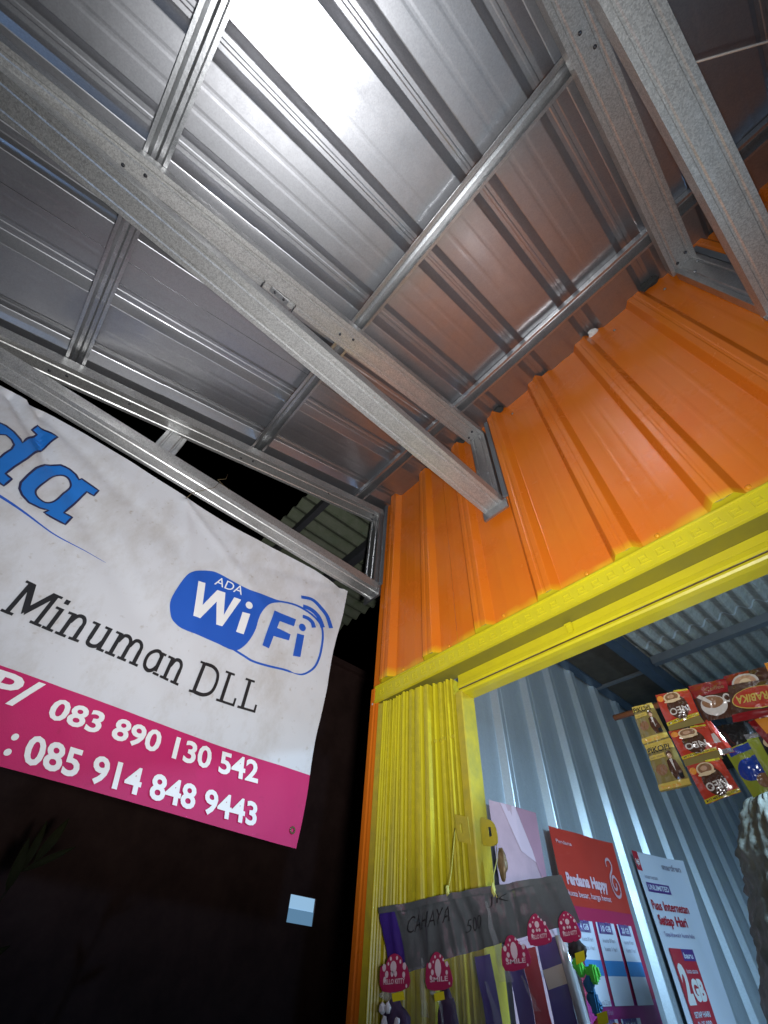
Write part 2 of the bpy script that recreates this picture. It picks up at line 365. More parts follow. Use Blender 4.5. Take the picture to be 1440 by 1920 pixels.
# battens (hat sections) across the rafters
def hat(w=.074, cw=.030, h=.050, f=.012, t=.0012):
    return offset_poly([(-w/2-.0, .006), (-w/2, 0), (-w/2+f, 0), (-cw/2-.002, h), (-.004, h), (0, h-.003), (.004, h), (cw/2+.002, h), (w/2-f, 0), (w/2, 0), (w/2, .006)], t)
for y, lab in [(-.65,'hat section batten crossing the upper left, farthest out from the orange wall'),
               (.20,'long hat section batten across the middle of the ceiling, second from the orange wall'),
               (.93,'hat section batten nearest and parallel to the orange wall'),
               (-1.50,'hat section batten outermost at the eave of the awning')]:
    o = sweep('roof_batten', hat(), roof_pt(0, y, -.053), DS, NU, (1,0,0), -1.602, 1.75, m_hat, None, segs=6)
    tag(o, lab, 'roof batten', 'battens under the roof sheets')
# loose wire at the upper right
wp = [(.62+.30*t, .40+.22*t, 3.33-.05*math.sin(math.pi*t)) for t in [i/14 for i in range(15)]]
tag(tube('cable', wp, .0032, m_wire), 'thin pale cable sagging beside the right truss', 'cable')
# ================================================================== SHOP FACADE
fac = thing('shop_facade', 'glossy orange ribbed metal wall above the yellow shop header', 'wall', None, (0,1.2,0))
wc = [-1.398,-1.115,-.828,-.535,-.240,.057,.352,.648,.943,1.24,1.535]
wcut = [(-1.503,-.972),(-.972,-.092),(-.092,.796),(.796,1.70)]
OF = Vector((0,1.2,0))
for k, (a, b) in enumerate(wcut):
    cs = [c for c in wc if a+.055 < c < b-.055]
    prof = rib_profile(a, b, cs, .034, bw=.050, tw=.026, pen=.0004)
    out = offset_poly(prof, .0008)
    pts = out
    # ragged top edge following the roof
    o = sweep('wall_sheet', pts, Vector((0,(.002 if k%2 else 0),0)), (1,0,0), (0,-1,0), (0,0,1), 2.487, 3.872, m_org, fac, segs=1)
screws(fac, [(x, -.0005, 2.505+random.uniform(-.005,.01)) for x in (-1.30,-1.02,-.735,-.385,-.44+.56,-.14,.45,.75)], (0,-1,0), .006, m_org)
screws(fac, [(x, -.0005, 3.74) for x in (-1.0,-.42,.20,.45)], (0,-1,0), .005, m_bolt)
def fl_box(name, a, b, m, par, org, bev=.001):
    o = box(name, a, b, m, par, bev); o.data.transform(Matrix.Translation(-Vector(org))); return o
fb = lambda n, a, b, m, bev=.001: fl_box(n, a, b, m, fac, (0,1.2,0), bev)
# corner column, orange, full height
cp = offset_poly([(-1.508,1.30),(-1.508,1.192),(-1.487,1.192),(-1.483,1.188),(-1.478,1.192),(-1.468,1.192),(-1.466,1.30)], .0012)
o = sweep('corner_trim', cp, (0,-1.2,0), (1,0,0), (0,1,0), (0,0,1), 0, 2.478, m_org, fac)
fb('screw', (-1.497,1.1885,2.40), (-1.488,1.1918,2.409), m_white, .002)
# header: face strip, flashing behind the ribs, soffit, rail
fb('header_face', (-1.474,1.186,2.408), (1.70,1.1935,2.474), m_yel2, .0015)
fb('header_flashing', (-1.474,1.2035,2.43), (1.70,1.2065,2.555), m_yel2, .0005)
fb('header_lip', (-1.474,1.180,2.4715), (1.70,1.1965,2.4775), m_yel2, .001)
fb('header_lip', (-1.474,1.181,2.402), (1.70,1.1955,2.4075), m_yel2, .001)
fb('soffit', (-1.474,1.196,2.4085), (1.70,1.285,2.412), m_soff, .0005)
rail = offset_poly([(1.330,2.4075),(1.270,2.4075),(1.270,2.378),(1.262,2.372),(1.261,2.356),(1.268,2.351)], .0015)
sweep('gate_rail', rail, (0,-1.2,0), (0,1,0), (0,0,1), (1,0,0), -1.045, 1.70, m_yel2, fac)
fb('rail_slit', (-1.045,1.270,2.3445), (1.70,1.275,2.3505), m_slit, 0)
rail2 = offset_poly([(1.270,2.344),(1.262,2.341),(1.261,2.334),(1.266,2.328),(1.285,2.326),(1.330,2.327)], .0015)
sweep('gate_rail', rail2, (0,-1.2,0), (0,1,0), (0,0,1), (1,0,0), -1.045, 1.70, m_yel2, fac)
fb('rail_clip', (-.535,1.250,2.362), (-.515,1.2605,2.400), m_yel2, .002)
fb('rail_clip', (-.538,1.244,2.3885), (-.512,1.2605,2.3945), m_yel2, .001)
# key pattern pressed into the header face
kv = []; kf = []
def kq(x0,z0,x1,z1):
    n = len(kv); y0, y1 = -.0160, -.0133
    kv.extend([(x0,y0,z0),(x1,y0,z0),(x1,y0,z1),(x0,y0,z1),(x0-.0008,y1,z0-.0008),(x1+.0008,y1,z0-.0008),(x1+.0008,y1,z1+.0008),(x0-.0008,y1,z1+.0008)])
    kf.extend([(n,n+1,n+2,n+3),(n,n+4,n+5,n+1),(n+1,n+5,n+6,n+2),(n+2,n+6,n+7,n+3),(n+3,n+7,n+4,n)])
w_ = .0035
for (x0,z0,x1,z1) in [(0,0,.034,w_),(0,w_,w_,.030),(w_,.0265,.026,.030),(.0225,.012,.026,.0265),(.011,.012,.0225,.0155)]: kq(x0,z0,x1,z1)
kme = None
for i in range(58):
    x = -1.44+i*.053
    if kme is None:
        o = mesh_obj('key_ornament', kv, kf, m_yel2, fac); kme = o.data
    else:
        o = bpy.data.objects.new('key_ornament', kme); COL.objects.link(o); o.parent = fac
    o.location = (x, -0.0005, 2.424)
# foam lumps and black filler at the top of the wall
def lump(name, c, r, m, parent, seed=0):
    bm = bmesh.new(); bmesh.ops.create_icosphere(bm, subdivisions=3, radius=1)
    for v in bm.verts:
        n_ = noise.noise(v.co*1.7+Vector((seed,0,0)))*.45
        v.co = Vector((c[0]+v.co.x*r[0]*(1+n_), c[1]+v.co.y*r[1]*(1+n_), c[2]+v.co.z*r[2]*(1+n_)))
    me = bpy.data.meshes.new(name); bm.to_mesh(me); bm.free(); me.materials.append(m)
    for p in me.polygons: p.use_smooth = True
    o = bpy.data.objects.new(name, me); COL.objects.link(o)
    if parent: o.parent = parent
    return o
for i, (x, rr, m_) in enumerate([(.435,.050,m_black),(.45,.030,m_black),(-.49,.034,m_black),(-.795,.03,m_black),(.128,.022,m_white),(-1.10,.014,m_foam),(.33,.014,m_foam)]):
    lump('gap_filler', (x, -.012, 3.865+(.0 if rr > .025 else -.012)), (rr*1.1, .022, rr*.55), m_, fac, i*3.1)
# foam in the rib ends over the header
for i, c in enumerate(wc[:8]):
    lump('foam_plug', (c, .0, 2.520), (.026, .006, .007), m_foam, fac, i)
# ================================================================== FOLDING GATE
gate = thing('folding_gate', 'yellow steel folding gate pushed together at the left of the shop opening', 'gate', None, (-1.3,1.2,.12))
GO = Vector((-1.3,1.2,.12))
def slat(x0, y0, w, d, m, top=2.40, seed=0, shape='u'):
    if shape == 'u': pr = [(x0, y0+d), (x0+.001, y0+.004), (x0+.004, y0), (x0+w*.5, y0-.001), (x0+w-.004, y0), (x0+w-.001, y0+.004), (x0+w, y0+d)]
    elif shape == 'v': pr = [(x0, y0), (x0+w*.12, y0-.003), (x0+w*.3, y0), (x0+w*.7, y0+d*.55), (x0+w*.88, y0+d*.55-.003), (x0+w, y0+d*.6)]
    else: pr = [(x0, y0+d), (x0+w*.2, y0+d*.5), (x0+w*.3, y0), (x0+w*.8, y0+.001), (x0+w, y0+d*.6)]
    o = sweep('slat', offset_poly(pr, .0012), (0,0,0), (1,0,0), (0,1,0), (0,0,1), .12, top, m, gate)
    o.data.transform(Matrix.Translation(-GO)); return o
xs = -1.4635
fr = sweep('frame_channel', offset_poly([(-1.4645,1.285),(-1.4645,1.205),(-1.4605,1.2),(-1.436,1.204),(-1.4345,1.25)], .0012), (0,0,0), (1,0,0), (0,1,0), (0,0,1), .12, 2.398, m_yold, gate); fr.data.transform(Matrix.Translation(-GO))
slat(-1.4325,1.199,.013,.05,m_yel2)
x = -1.4185
for i in range(8):
    slat(x, 1.206+random.uniform(-.004,.004), .0088+random.uniform(-.0015,.0012), .05, m_yel if i % 3 else m_yel2, 2.40-random.uniform(0,.004)); x += .0138
for i, (w, dy, m_, sh) in enumerate([(.020,.0,m_yel2,'u'),(.014,.004,m_yel,'u'),(.034,.002,m_yel,'w'),(.034,.006,m_yold,'u'),(.013,.002,m_yel2,'u'),(.031,.008,m_yel,'u')]):
    slat(x, 1.200+dy, w-.003, .05, m_yel if m_ is m_yold else m_, 2.40-.002*i, 0, sh); x += w+.0012
x2 = x+.001
for i, (w, dy) in enumerate([(.017,.0),(.024,.012),(.016,.020),(.017,.014),(.014,.022)]):
    slat(x2, 1.228+dy, w-.003, .045, m_yel2 if i in (0,) else m_yel, 2.395, 0, 'u'); x2 += w+.0012
xe = x2+.0015
eo = sweep('end_post', offset_poly([(xe,1.33),(xe,1.262),(xe+.003,1.258),(xe+.032,1.258),(xe+.036,1.262),(xe+.036,1.33)], .0015), (0,0,0), (1,0,0), (0,1,0), (0,0,1), .12, 2.333, m_yold, gate); eo.data.transform(Matrix.Translation(-GO))
for i, xx in enumerate([x2-.083, x2-.066, x2-.048, x2-.014]):
    c = Vector((xx, 1.228+[0,.012,.012,.022][i]-.0025, 2.165+.002*i))-GO
    tube('rivet', [c+Vector((.0055*math.cos(a), 0, .0055*math.sin(a))) for a in [k*2*math.pi/12 for k in range(12)]], .0014, m_yold, gate, 6, True)
# hasp plate with slot and lock piece
def plate(name, pts, y, t, m, parent, org=(0,0,0), hole=None):
    v2, f = flat_fill([pts]+([hole] if hole else []))
    n = len(v2); vs = [Vector((a, y, b)) for a, b in v2]+[Vector((a, y+t, b)) for a, b in v2]
    fs = [tuple(q) for q in f]+[tuple(i+n for i in q[::-1]) for q in f]
    for lp in [pts]+([hole] if hole else []):
        k0 = len(vs); m_ = len(lp)
        vs += [Vector((a, y, b)) for a, b in lp]+[Vector((a, y+t, b)) for a, b in lp]
        fs += [(k0+i, k0+(i+1)%m_, k0+m_+(i+1)%m_, k0+m_+i) for i in range(m_)]
    o = mesh_obj(name, vs, fs, m, parent); o.data.transform(Matrix.Translation(-Vector(org))); return o
hx = -1.045; hz = 1.882
plate('hasp', [(hx-.020,hz+.040),(hx+.030,hz+.026),(hx+.034,hz-.044),(hx-.012,hz-.030),(hx-.020,hz+.0)], 1.221, .003, m_yold, gate, GO, [(hx-.004,hz+.014),(hx+.005,hz+.012),(hx+.006,hz-.012),(hx-.002,hz-.010)])
plate('lock_bracket', smooth_loop([(-.999,1.908),(-.975,1.905),(-.952,1.893),(-.943,1.868),(-.945,1.842),(-.962,1.836),(-.990,1.840),(-.999,1.850)], 3), 1.262, .004, m_yold, gate, GO, [(-.974,1.884),(-.962,1.882),(-.961,1.860),(-.973,1.858)])
lk = lump('padlock', (-.957-GO.x, 1.292-GO.y, 1.800-GO.z), (.014,.008,.036), mat('brass_brown', (.30,.20,.10), .45, .3, var=.5, vscale=60), gate, 5)
# ================================================================== SHOP INTERIOR
def wall_sheets(label, name, org, U, out, a0, a1, step, centres0, pitch, z0, z1, m, h=.030):
    t = thing(name, label, 'wall', None, org)
    a = a0
    while a < a1-.01:
        b = min(a+step, a1)
        cs = []
        c = centres0
        while c < b:
            if a+.055 < c < b-.055: cs.append(c)
            c += pitch
        sweep('wall_sheet', offset_poly(rib_profile(a, b, cs or [(a+b)/2], h, bw=.050, tw=.024), .0008), (0,0,0), U, out, (0,0,1), z0, z1, m, t, segs=1)
        a = b
    return t
wall_sheets('bluish galvanised ribbed side wall inside the shop behind the posters', 'shop_side_wall', (-1.25,0,0), (0,1,0), (1,0,0), 1.36, 5.2, .89, 1.515, .298, .12, 3.12, m_wallin)
wall_sheets('ribbed galvanised back wall deep inside the shop', 'shop_back_wall', (0,5.2,0), (1,0,0), (0,-1,0), -1.25, 2.3, .89, -1.1, .298, .12, 3.16, m_wallin)
wall_sheets('ribbed galvanised right wall of the shop out of the picture', 'shop_right_wall', (2.3,0,0), (0,1,0), (-1,0,0), 1.36, 5.2, .89, 1.5, .298, .12, 3.16, m_wallin)
ceil = thing('shop_ceiling', 'wavy grey fibre cement roof sheets seen through the shop opening', 'ceiling', None, (0,3,3.17))
P = .0905
def wavy(x0, x1, amp, n=8):
    pts = []; k = int(round((x1-x0)/P*n))
    for i in range(k+1):
        x = x0+(x1-x0)*i/k; pts.append((x, amp*math.cos(2*math.pi*x/P)))
    return pts
for (xa, xb) in [(-1.24,-.80+.0),(-.80,.105),(.105,1.01),(1.01,2.28)]:
    a_ = offset_poly(wavy(xa, xb, .020), .005)
    fm = m_asb
    sweep('ceiling_sheet', a_, (0,-3,-.004), (1,0,0), (0,0,1), (0,1,0), 1.21, 2.885, fm, ceil, smooth=False)
    sweep('ceiling_sheet', a_, (0,-3,.010), (1,0,0), (0,0,1), (0,1,0), 2.925, 5.2, fm, ceil)
    sweep('sheet_end', a_, (0,-3,.010), (1,0,0), (0,0,1), (0,1,0), 2.80, 2.9248, m_asbend, ceil)
db = box('ceiling_board', (-1.235,1.36-3,-.075), (-.86,5.1-3,-.068), mat('dark_board', (.06,.05,.035), .8, 0, var=.4, vscale=14, bump=.3, bscale=40), ceil)
box('batten', (-1.235,3.02-3,-.092), (-.862,3.045-3,-.0755), m_steelg, ceil, .001)
o = box('ceiling_beam', (-.860,1.34,3.03), (-.795,5.15,3.145), m_steelblue, None, .004); tag(o, 'dark blue steel beam running back under the wavy shop ceiling', 'beam')
for yy, lb in [(3.02,'grey steel purlin across the wavy shop ceiling in view'),(4.2,'grey steel purlin at the far end of the shop ceiling')]:
    o = sweep('ceiling_purlin', offset_poly([(-.03,.05),(-.03,0),(.018,0),(.018,.008)], .002), (0,yy,3.092), (0,1,0), (0,0,1), (1,0,0), -.79, 2.25, m_steelg); tag(o, lb, 'beam', 'purlins of the shop ceiling')
o = box('wall_plate_beam', (-1.236,1.36,3.085), (-1.17,5.15,3.20), m_steelblue, None, .003); tag(o, 'dark steel angle along the top of the bluish side wall', 'beam')
# ================================================================== LAMP INSIDE THE SHOP (off frame to the right)
lt = thing('tube_lamp', 'white LED tube lamp hanging inside the shop just off the right edge', 'lamp', None, (.60,1.58,2.45))
m_tube = mat('lit_tube', (.9,.95,1), .4, emis=(.62,.84,1), estr=6)
tube('tube', [(-.30,0,0),(.30,0,0)], .014, m_tube, lt, 12); box('housing', (-.31,-.02,.018), (.31,.02,.04), m_pwhite, lt, .003)
tube('cord', [(0,0,.04),(0,0,.70)], .003, m_wire, lt)
lamp('shop_tube_light', 'AREA', (.60,1.58,2.43), 112, (.44,.71,1.0), .60, (0,0,0), .05)
lamp('shop_tube_glow', 'POINT', (.52,1.62,2.40), 40, (.44,.71,1.0), .06)
# unseen bluish lamp, added behind the viewer for blue glints on the roof ribs
bl = thing('added_blue_lamp', 'added bluish bulb on a pole, unseen behind the viewer, for glints on the roof', 'lamp', None, (4.4,-2.6,0))
tube('added_lamp_pole', [(0,0,0),(0,0,1.35)], .03, m_timber, bl); lump('added_lamp_bulb', (0,0,1.42), (.045,.045,.06), m_tube, bl, 0)
lamp('added_blue_light', 'POINT', (4.3,-2.5,1.45), 120, (.30,.55,1.0), .07)
# ================================================================== POSTERS on the side wall
def on_wall(bulge=0.0):
    return lambda a, b: Vector((-1.2135+.0, a, b))
def poster(name, label, y0, y1, z0, z1, layers, skew=0.0, curl=0.0, xo=-1.2115):
    t = thing(name, label, 'poster', 'posters on the side wall', (xo, (y0+y1)/2, z0))
    def f2w(a, b, off=0.0):   # a in 0..1 , b in 0..1
        y = y0+(y1-y0)*a; z = z0+(z1-z0)*b+skew*a
        return Vector((xo+off+curl*(a**3)*b*1.0+.004*math.sin(a*9+b*4), y, z))-Vector((xo,(y0+y1)/2,z0))
    n = 14; vs = [f2w(i/n, j/n) for j in range(n+1) for i in range(n+1)]
    fs = [(j*(n+1)+i, j*(n+1)+i+1, (j+1)*(n+1)+i+1, (j+1)*(n+1)+i) for j in range(n) for i in range(n)]
    mesh_obj('paper', vs, fs, layers[0], t, smooth=True)
    for q, L in enumerate(layers[1:]):
        off = .0012+.0004*q
        if L[0] == 'r':
            _, a0, b0, a1, b1, m = L; k = 6
            vv = [f2w(a0+(a1-a0)*i/k, b0+(b1-b0)*j/k, off) for j in range(k+1) for i in range(k+1)]
            mesh_obj('print', vv, [(j*(k+1)+i, j*(k+1)+i+1, (j+1)*(k+1)+i+1, (j+1)*(k+1)+i) for j in range(k) for i in range(k)], m, t, smooth=True)
        elif L[0] == 't':
            _, s, a, b, w, h, m = L[:7]; bd = L[7] if len(L) > 7 else .02
            print_text(s, lambda u, v: f2w(u, v, off+.0004), hbox(a, b, w, h), m, t, bd)
        elif L[0] == 'p':
            _, pts, m = L; v2, f = flat_fill([pts]); mesh_obj('print', [f2w(a, b, off) for a, b in v2], f, m, t)
        elif L[0] == 'l':
            _, pts, wd, m = L; v2, f = ribbon2d(pts, wd); mesh_obj('print', [f2w(a, b, off) for a, b in v2], f, m, t)
    return t
p_red = mat('poster_red', (.42,.035,.02), .45); p_mag = mat('poster_magenta', (.30,.015,.16), .45); p_pink = mat('poster_pink', (.54,.35,.38), .45, var=.25, vscale=6)
p_pur = mat('poster_purple', (.09,.03,.20), .45); p_wh = mat('poster_white', (.62,.66,.74), .45); p_bl = mat('poster_blue', (.05,.22,.50), .45); p_grey = mat('poster_grey', (.28,.27,.33), .5)
p_dp = mat('poster_dark_pink', (.42,.22,.27), .45, var=.2, vscale=5); p_crim = mat('poster_crimson', (.45,.015,.03), .45); p_lp = mat('poster_light_pink', (.60,.43,.47), .45)
poster('poster', 'pale pink poster with angular facets behind the yellow gate edge', 1.60, 1.915, 1.40, 2.075,
    [p_pink, ('p',[(.55,1),(1,1),(1,.86),(.72,.84)],p_dp), ('p',[(.72,.84),(1,.86),(1,.60),(.86,.70)],p_dp), ('p',[(.22,1),(.52,1),(.85,.74),(.5,.78)],p_lp), ('p',[(1,.6),(1,.42),(.80,.5)],p_lp),
     ('t','kuota internetan setiap hari',.35,.345,.45,.03,p_grey,.0), ('t','berlaku mulai',.42,.29,.4,.03,p_grey,.0)], skew=.02)
def tri_cards(a0, b0, b1):
    r = []
    for i in range(3):
        a = a0+.285*i
        r += [('r',a,b0,a+.25,b1,p_wh), ('r',a+.02,b1-.045,a+.20,b1,p_pur), ('r',a,b0+.10,a+.25,b0+.155,p_bl), ('t',['4 GB','10 GB','20 GB'][i],a+.05,b1-.036,.13,.024,p_wh,.03)]
        for kk in range(4): r += [('t','kuota %d hari' % (1+kk*7),a+.04,b0+.19+.032*kk,.16,.016,p_grey,.0)]
    return r
th = [(.70,.845),(.71,.875),(.76,.885),(.79,.86),(.77,.83),(.72,.80),(.70,.76),(.72,.72),(.77,.705),(.82,.72),(.83,.765),(.79,.80),(.75,.795),(.73,.765),(.75,.74),(.78,.745),(.785,.77)]
poster('poster', 'red and magenta poster with white price columns, middle poster on the side wall', 2.005, 2.53, 1.33, 2.068,
    [p_red, ('r',0,0,1,.32,p_mag), ('r',0,.32,1,.655,p_dp if False else mat('poster_ruby', (.36,.02,.07), .45)),
     ('t','Perdana Happy',.10,.745,.60,.05,p_lp,.05), ('t','kuota besar, harga hemat',.08,.695,.62,.026,p_lp,.01), ('l',smooth_open([(a+.09,b+.02) for a,b in th],5),.014,p_pink),
     ('t','Perdana',.06,.925,.22,.018,p_lp,.0)]+tri_cards(.08,.30,.60)+tri_cards(.08,.02,.26)[:14]+[], skew=.03, curl=.01)
poster('poster', 'white poster with red 2GB panel, farthest back on the side wall', 2.745, 3.235, 1.33, 2.11,
    [p_wh, ('r',.0,.90,.12,1,p_crim), ('t','Rp5',.02,.93,.08,.03,m_pwhite,.03), ('t','smartfren',.55,.93,.36,.035,p_grey,.03), ('t','internetan',.12,.865,.25,.02,p_grey,.0),
     ('r',.10,.80,.55,.845,p_pur), ('t','UNLIMITED',.12,.81,.40,.026,p_wh,.03), ('t','Puas Internetan',.06,.715,.74,.045,p_crim,.02), ('t','Setiap Hari',.10,.65,.56,.045,p_crim,.03), ('t','Tanpa khawatir kuota habis',.12,.60,.60,.02,p_pur,.0),
     ('r',.10,.20,.58,.55,p_crim), ('r',.36,.50,.58,.55,p_pur), ('t','baru',.38,.51,.16,.025,p_wh,.03), ('t','2',.14,.33,.17,.16,m_pwhite,.06), ('t','GB',.33,.34,.22,.09,m_pwhite,.06), ('t','kuota utama',.33,.45,.2,.02,p_wh,.0),
     ('t','SETIAP HARI',.16,.285,.34,.022,p_wh,.03), ('t','Rp35.000',.18,.25,.30,.024,p_wh,.02), ('r',.60,.10,.92,.19,p_pur), ('r',.60,.0,.92,.09,p_bl), ('r',.2,.04,.36,.14,p_crim)], skew=.03, curl=.05)
# ================================================================== SACHETS
rod = tube('hanging_stick', [(-.556,1.435,2.146),(-.30,1.434,2.139),(.60,1.432,2.128)], .0085, m_stick, None, 8); tag(rod, 'brown wooden stick from which coffee sachets hang', 'stick')
def quad_map(q, y, puff=.006, inv=False):
    tl, tr, br, bl = (Vector(p) for p in q)
    def f(a, b, off=0.0):
        p = (bl*(1-a)+br*a)*(1-b)+(tl*(1-a)+tr*a)*b
        bul = puff*(max(0,1-abs(2*a-1)**3)*max(0,1-abs(2*b-1)**3))
        cr = .0045*noise.noise(Vector((a*3+q[0][0]*40, b*3, 1.3)))+.0028*abs(noise.noise(Vector((a*8+q[0][1]*60, b*6, 7))))
        if b > .93 or b < .07: cr += .0007*math.sin(a*110)
        return Vector((p.x, y-bul-off+cr, p.y))
    return f
def sachet(parent, q, y, base, layers, name='sachet', puff=.007, flip=False):
    f0 = quad_map(q, y, puff); k = 26
    vs = [f0(i/k, j/k) for j in range(k+1) for i in range(k+1)]; nb = len(vs)
    fb_ = quad_map(q, y+.001, -puff*.8)
    vs += [fb_(i/k, j/k) for j in range(k+1) for i in range(k+1)]
    fs = [(j*(k+1)+i, j*(k+1)+i+1, (j+1)*(k+1)+i+1, (j+1)*(k+1)+i) for j in range(k) for i in range(k)]
    fs += [tuple(nb+v for v in f_[::-1]) for f_ in fs]
    o = mesh_obj(name, vs, fs, base, parent, smooth=True)
    g_ = (lambda a, b: (1-a, 1-b)) if flip else (lambda a, b: (a, b))
    for n_, L in enumerate(layers):
        off = .0022+.0006*n_
        if L[0] == 'r':
            _, a0, b0, a1, b1, m = L; kk = 14
            vv = [f0(*g_(a0+(a1-a0)*i/kk, b0+(b1-b0)*j/kk), off) for j in range(kk+1) for i in range(kk+1)]
            mesh_obj('print', vv, [(j*(kk+1)+i, j*(kk+1)+i+1, (j+1)*(kk+1)+i+1, (j+1)*(kk+1)+i) for j in range(kk) for i in range(kk)], m, o, smooth=True)
        elif L[0] == 'p':
            _, pts, m = L; v2, f = flat_fill([pts], .06); mesh_obj('print', [f0(*g_(a, b), off) for a, b in v2], f, m, o)
        elif L[0] == 'o':
            _, ca, cb, ra, rb, m = L; pts = [(ca+ra*math.cos(t_), cb+rb*math.sin(t_)) for t_ in [i*2*math.pi/24 for i in range(24)]]
            v2, f = flat_fill([pts], .06); mesh_obj('print', [f0(*g_(a, b), off) for a, b in v2], f, m, o)
        elif L[0] == 't':
            _, s, a, b, w, h, m = L[:7]; bd = L[7] if len(L) > 7 else .02
            print_text(s, lambda u, v: f0(*g_(u, v), off), hbox(a, b, w, h), m, o, bd, maxlen=.12)
    return o
foil = dict(rough=.22, spec=.9)
s_olv = mat('sachet_olive', (.18,.14,.045), **foil); s_gold = mat('sachet_gold', (.45,.33,.07), **foil); s_red = mat('sachet_red', (.34,.035,.018), **foil); s_yel = mat('sachet_yellow', (.42,.34,.02), **foil)
s_brn = mat('sachet_brown', (.055,.022,.012), **foil); s_skin = mat('sachet_tan', (.40,.24,.15), **foil); s_cof = mat('sachet_coffee', (.20,.10,.05), **foil); s_wht = mat('sachet_white', (.46,.42,.38), **foil)
s_dred = mat('sachet_dark_red', (.18,.008,.010), **foil); s_blu = mat('sachet_blue', (.01,.04,.26), **foil); s_lime = mat('sachet_lime', (.24,.28,.03), **foil); s_sil = mat('sachet_silver', (.6,.6,.62), .22, .8); s_org = mat('sachet_orange', (.60,.22,.03), **foil)
s_blk = mat('sachet_black', (.015,.014,.014), **foil); s_cream = mat('sachet_cream', (.55,.42,.26), **foil)
GS = 'coffee sachets hanging from the stick'
pk = thing('sachet_strip', 'olive gold sachet strip printed with a suited man at the stick end', 'coffee sachets', GS, (0,0,0))
pik = [('r',0,.84,1,1,s_gold),('t','PIKOPI',.06,.80,.80,.15,s_blk,.02),('r',.05,.66,.62,.76,s_gold),('r',.0,.02,1,.14,s_gold),('t','kopi gula',.12,.04,.6,.07,s_org,.0),('t','kopi hitam',.10,.68,.45,.05,s_olv,.0),
       ('o',.76,.70,.085,.075,s_brn),('o',.76,.65,.065,.06,s_skin),('p',[(.62,.56),(.74,.60),(.88,.54),(.94,.30),(.90,.14),(.66,.16),(.58,.36)],s_brn),('p',[(.71,.58),(.80,.58),(.76,.30)],s_wht),('r',.80,.16,.93,.27,s_blk),('o',.35,.40,.20,.12,s_cof)]
sachet(pk, [(-.4858,2.1512),(-.4248,2.1465),(-.4194,2.0452),(-.4941,2.0435)], 1.418, s_olv, pik)
sachet(pk, [(-.4934,2.0380),(-.4171,2.0380),(-.4161,1.9264),(-.4989,1.9255)], 1.420, s_olv, pik)
mesh_obj('seam', [(-.4941,1.4195,2.0434),(-.4194,1.4195,2.0451),(-.4171,1.4205,2.0381),(-.4934,1.4205,2.0381)], [(0,1,2,3)], s_gold, pk)
ne = thing('sachet_strip', 'strip of three red sachets with coffee cups, yellow bands and upside down lettering', 'coffee sachets', GS, (0,0,0))
neo = [('r',0,.90,1,1,s_yel),('t','COFFEE PREMIUM',.06,.925,.88,.05,s_brn,.02),('o',.46,.56,.30,.40,s_brn),('t','NEO',.16,.58,.58,.22,s_wht,.02),
       ('o',.52,.22,.25,.19,s_cream),('o',.52,.21,.20,.145,s_cof),('o',.54,.20,.10,.07,s_skin),('o',.86,.20,.10,.10,s_org),('r',.02,.0,.40,.07,s_yel),('o',.52,.36,.26,.05,s_cream)]
for i, q in enumerate([[(-.4001,2.1530),(-.3092,2.1400),(-.3144,2.0681),(-.4033,2.0636)],[(-.4069,2.0500),(-.3089,2.0400),(-.3150,1.9795),(-.4029,1.9761)],[(-.4011,1.9600),(-.3166,1.9600),(-.3101,1.8845),(-.3951,1.8734)]]):
    sachet(ne, q, 1.392-.002*i, s_red, neo, flip=True)
for (za, zb) in [(2.0636,2.0500),(1.9761,1.9600)]:
    mesh_obj('seam', [(-.4030,1.392,za),(-.3148,1.392,za+.004),(-.3120,1.392,zb-.002),(-.4040,1.392,zb)], [(0,1,2,3)], s_olv, ne)
rd = thing('sachet_strip', 'small red sachet with silver end peeking out behind the strip of three', 'coffee sachets', GS)
sachet(rd, [(-.3431,2.060),(-.3005,2.056),(-.2836,1.9707),(-.3249,1.9707)], 1.404, s_red, [('r',0,0,1,.12,s_sil),('r',.25,.30,.75,.55,s_wht),('r',.1,.75,.5,.85,s_org)])
cup = [('r',0,.62,1,1,s_dred),('o',.47,.34,.36,.26,s_wht),('o',.47,.42,.29,.15,s_cof),('p',[(.10,.62),(.22,.66),(.48,.42),(.40,.38)],s_wht),('o',.88,.46,.10,.12,s_wht),('o',.88,.46,.06,.07,s_brn),('t','Coffee',.42,.72,.5,.12,s_cof,.02)]
b1 = thing('sachet_strip', 'dark brown sachet with a white coffee cup and spoon, right of the red strip', 'coffee sachets', GS)
sachet(b1, [(-.3079,2.1500),(-.2149,2.1400),(-.2304,2.0446),(-.3148,2.0530)], 1.401, s_brn, cup)
b2 = thing('sachet_strip', 'maroon sachet with a round cream cup at the upper right of the stick', 'coffee sachets', GS)
sachet(b2, [(-.2190,2.1530),(-.1180,2.1440),(-.1385,2.0745),(-.2295,2.0760)], 1.416, s_brn, [('r',0,.55,.6,1,s_dred),('o',.45,.55,.33,.36,s_wht),('o',.45,.56,.27,.28,s_skin),('o',.46,.57,.14,.15,s_cream),('t','kopi',.35,.04,.3,.1,s_wht,.02)])
b4 = thing('sachet_strip', 'orange brown sachet at the far right top of the stick', 'coffee sachets', GS)
sachet(b4, [(-.117,2.150),(-.030,2.142),(-.040,2.060),(-.128,2.070)], 1.412, s_brn, [('r',0,.4,1,1,s_org),('o',.5,.4,.3,.3,s_wht),('o',.5,.42,.22,.2,s_cof)])
tr_ = thing('sachet_strip', 'sachet with a red oval and upside down gold lettering at the right edge', 'coffee sachets', GS)
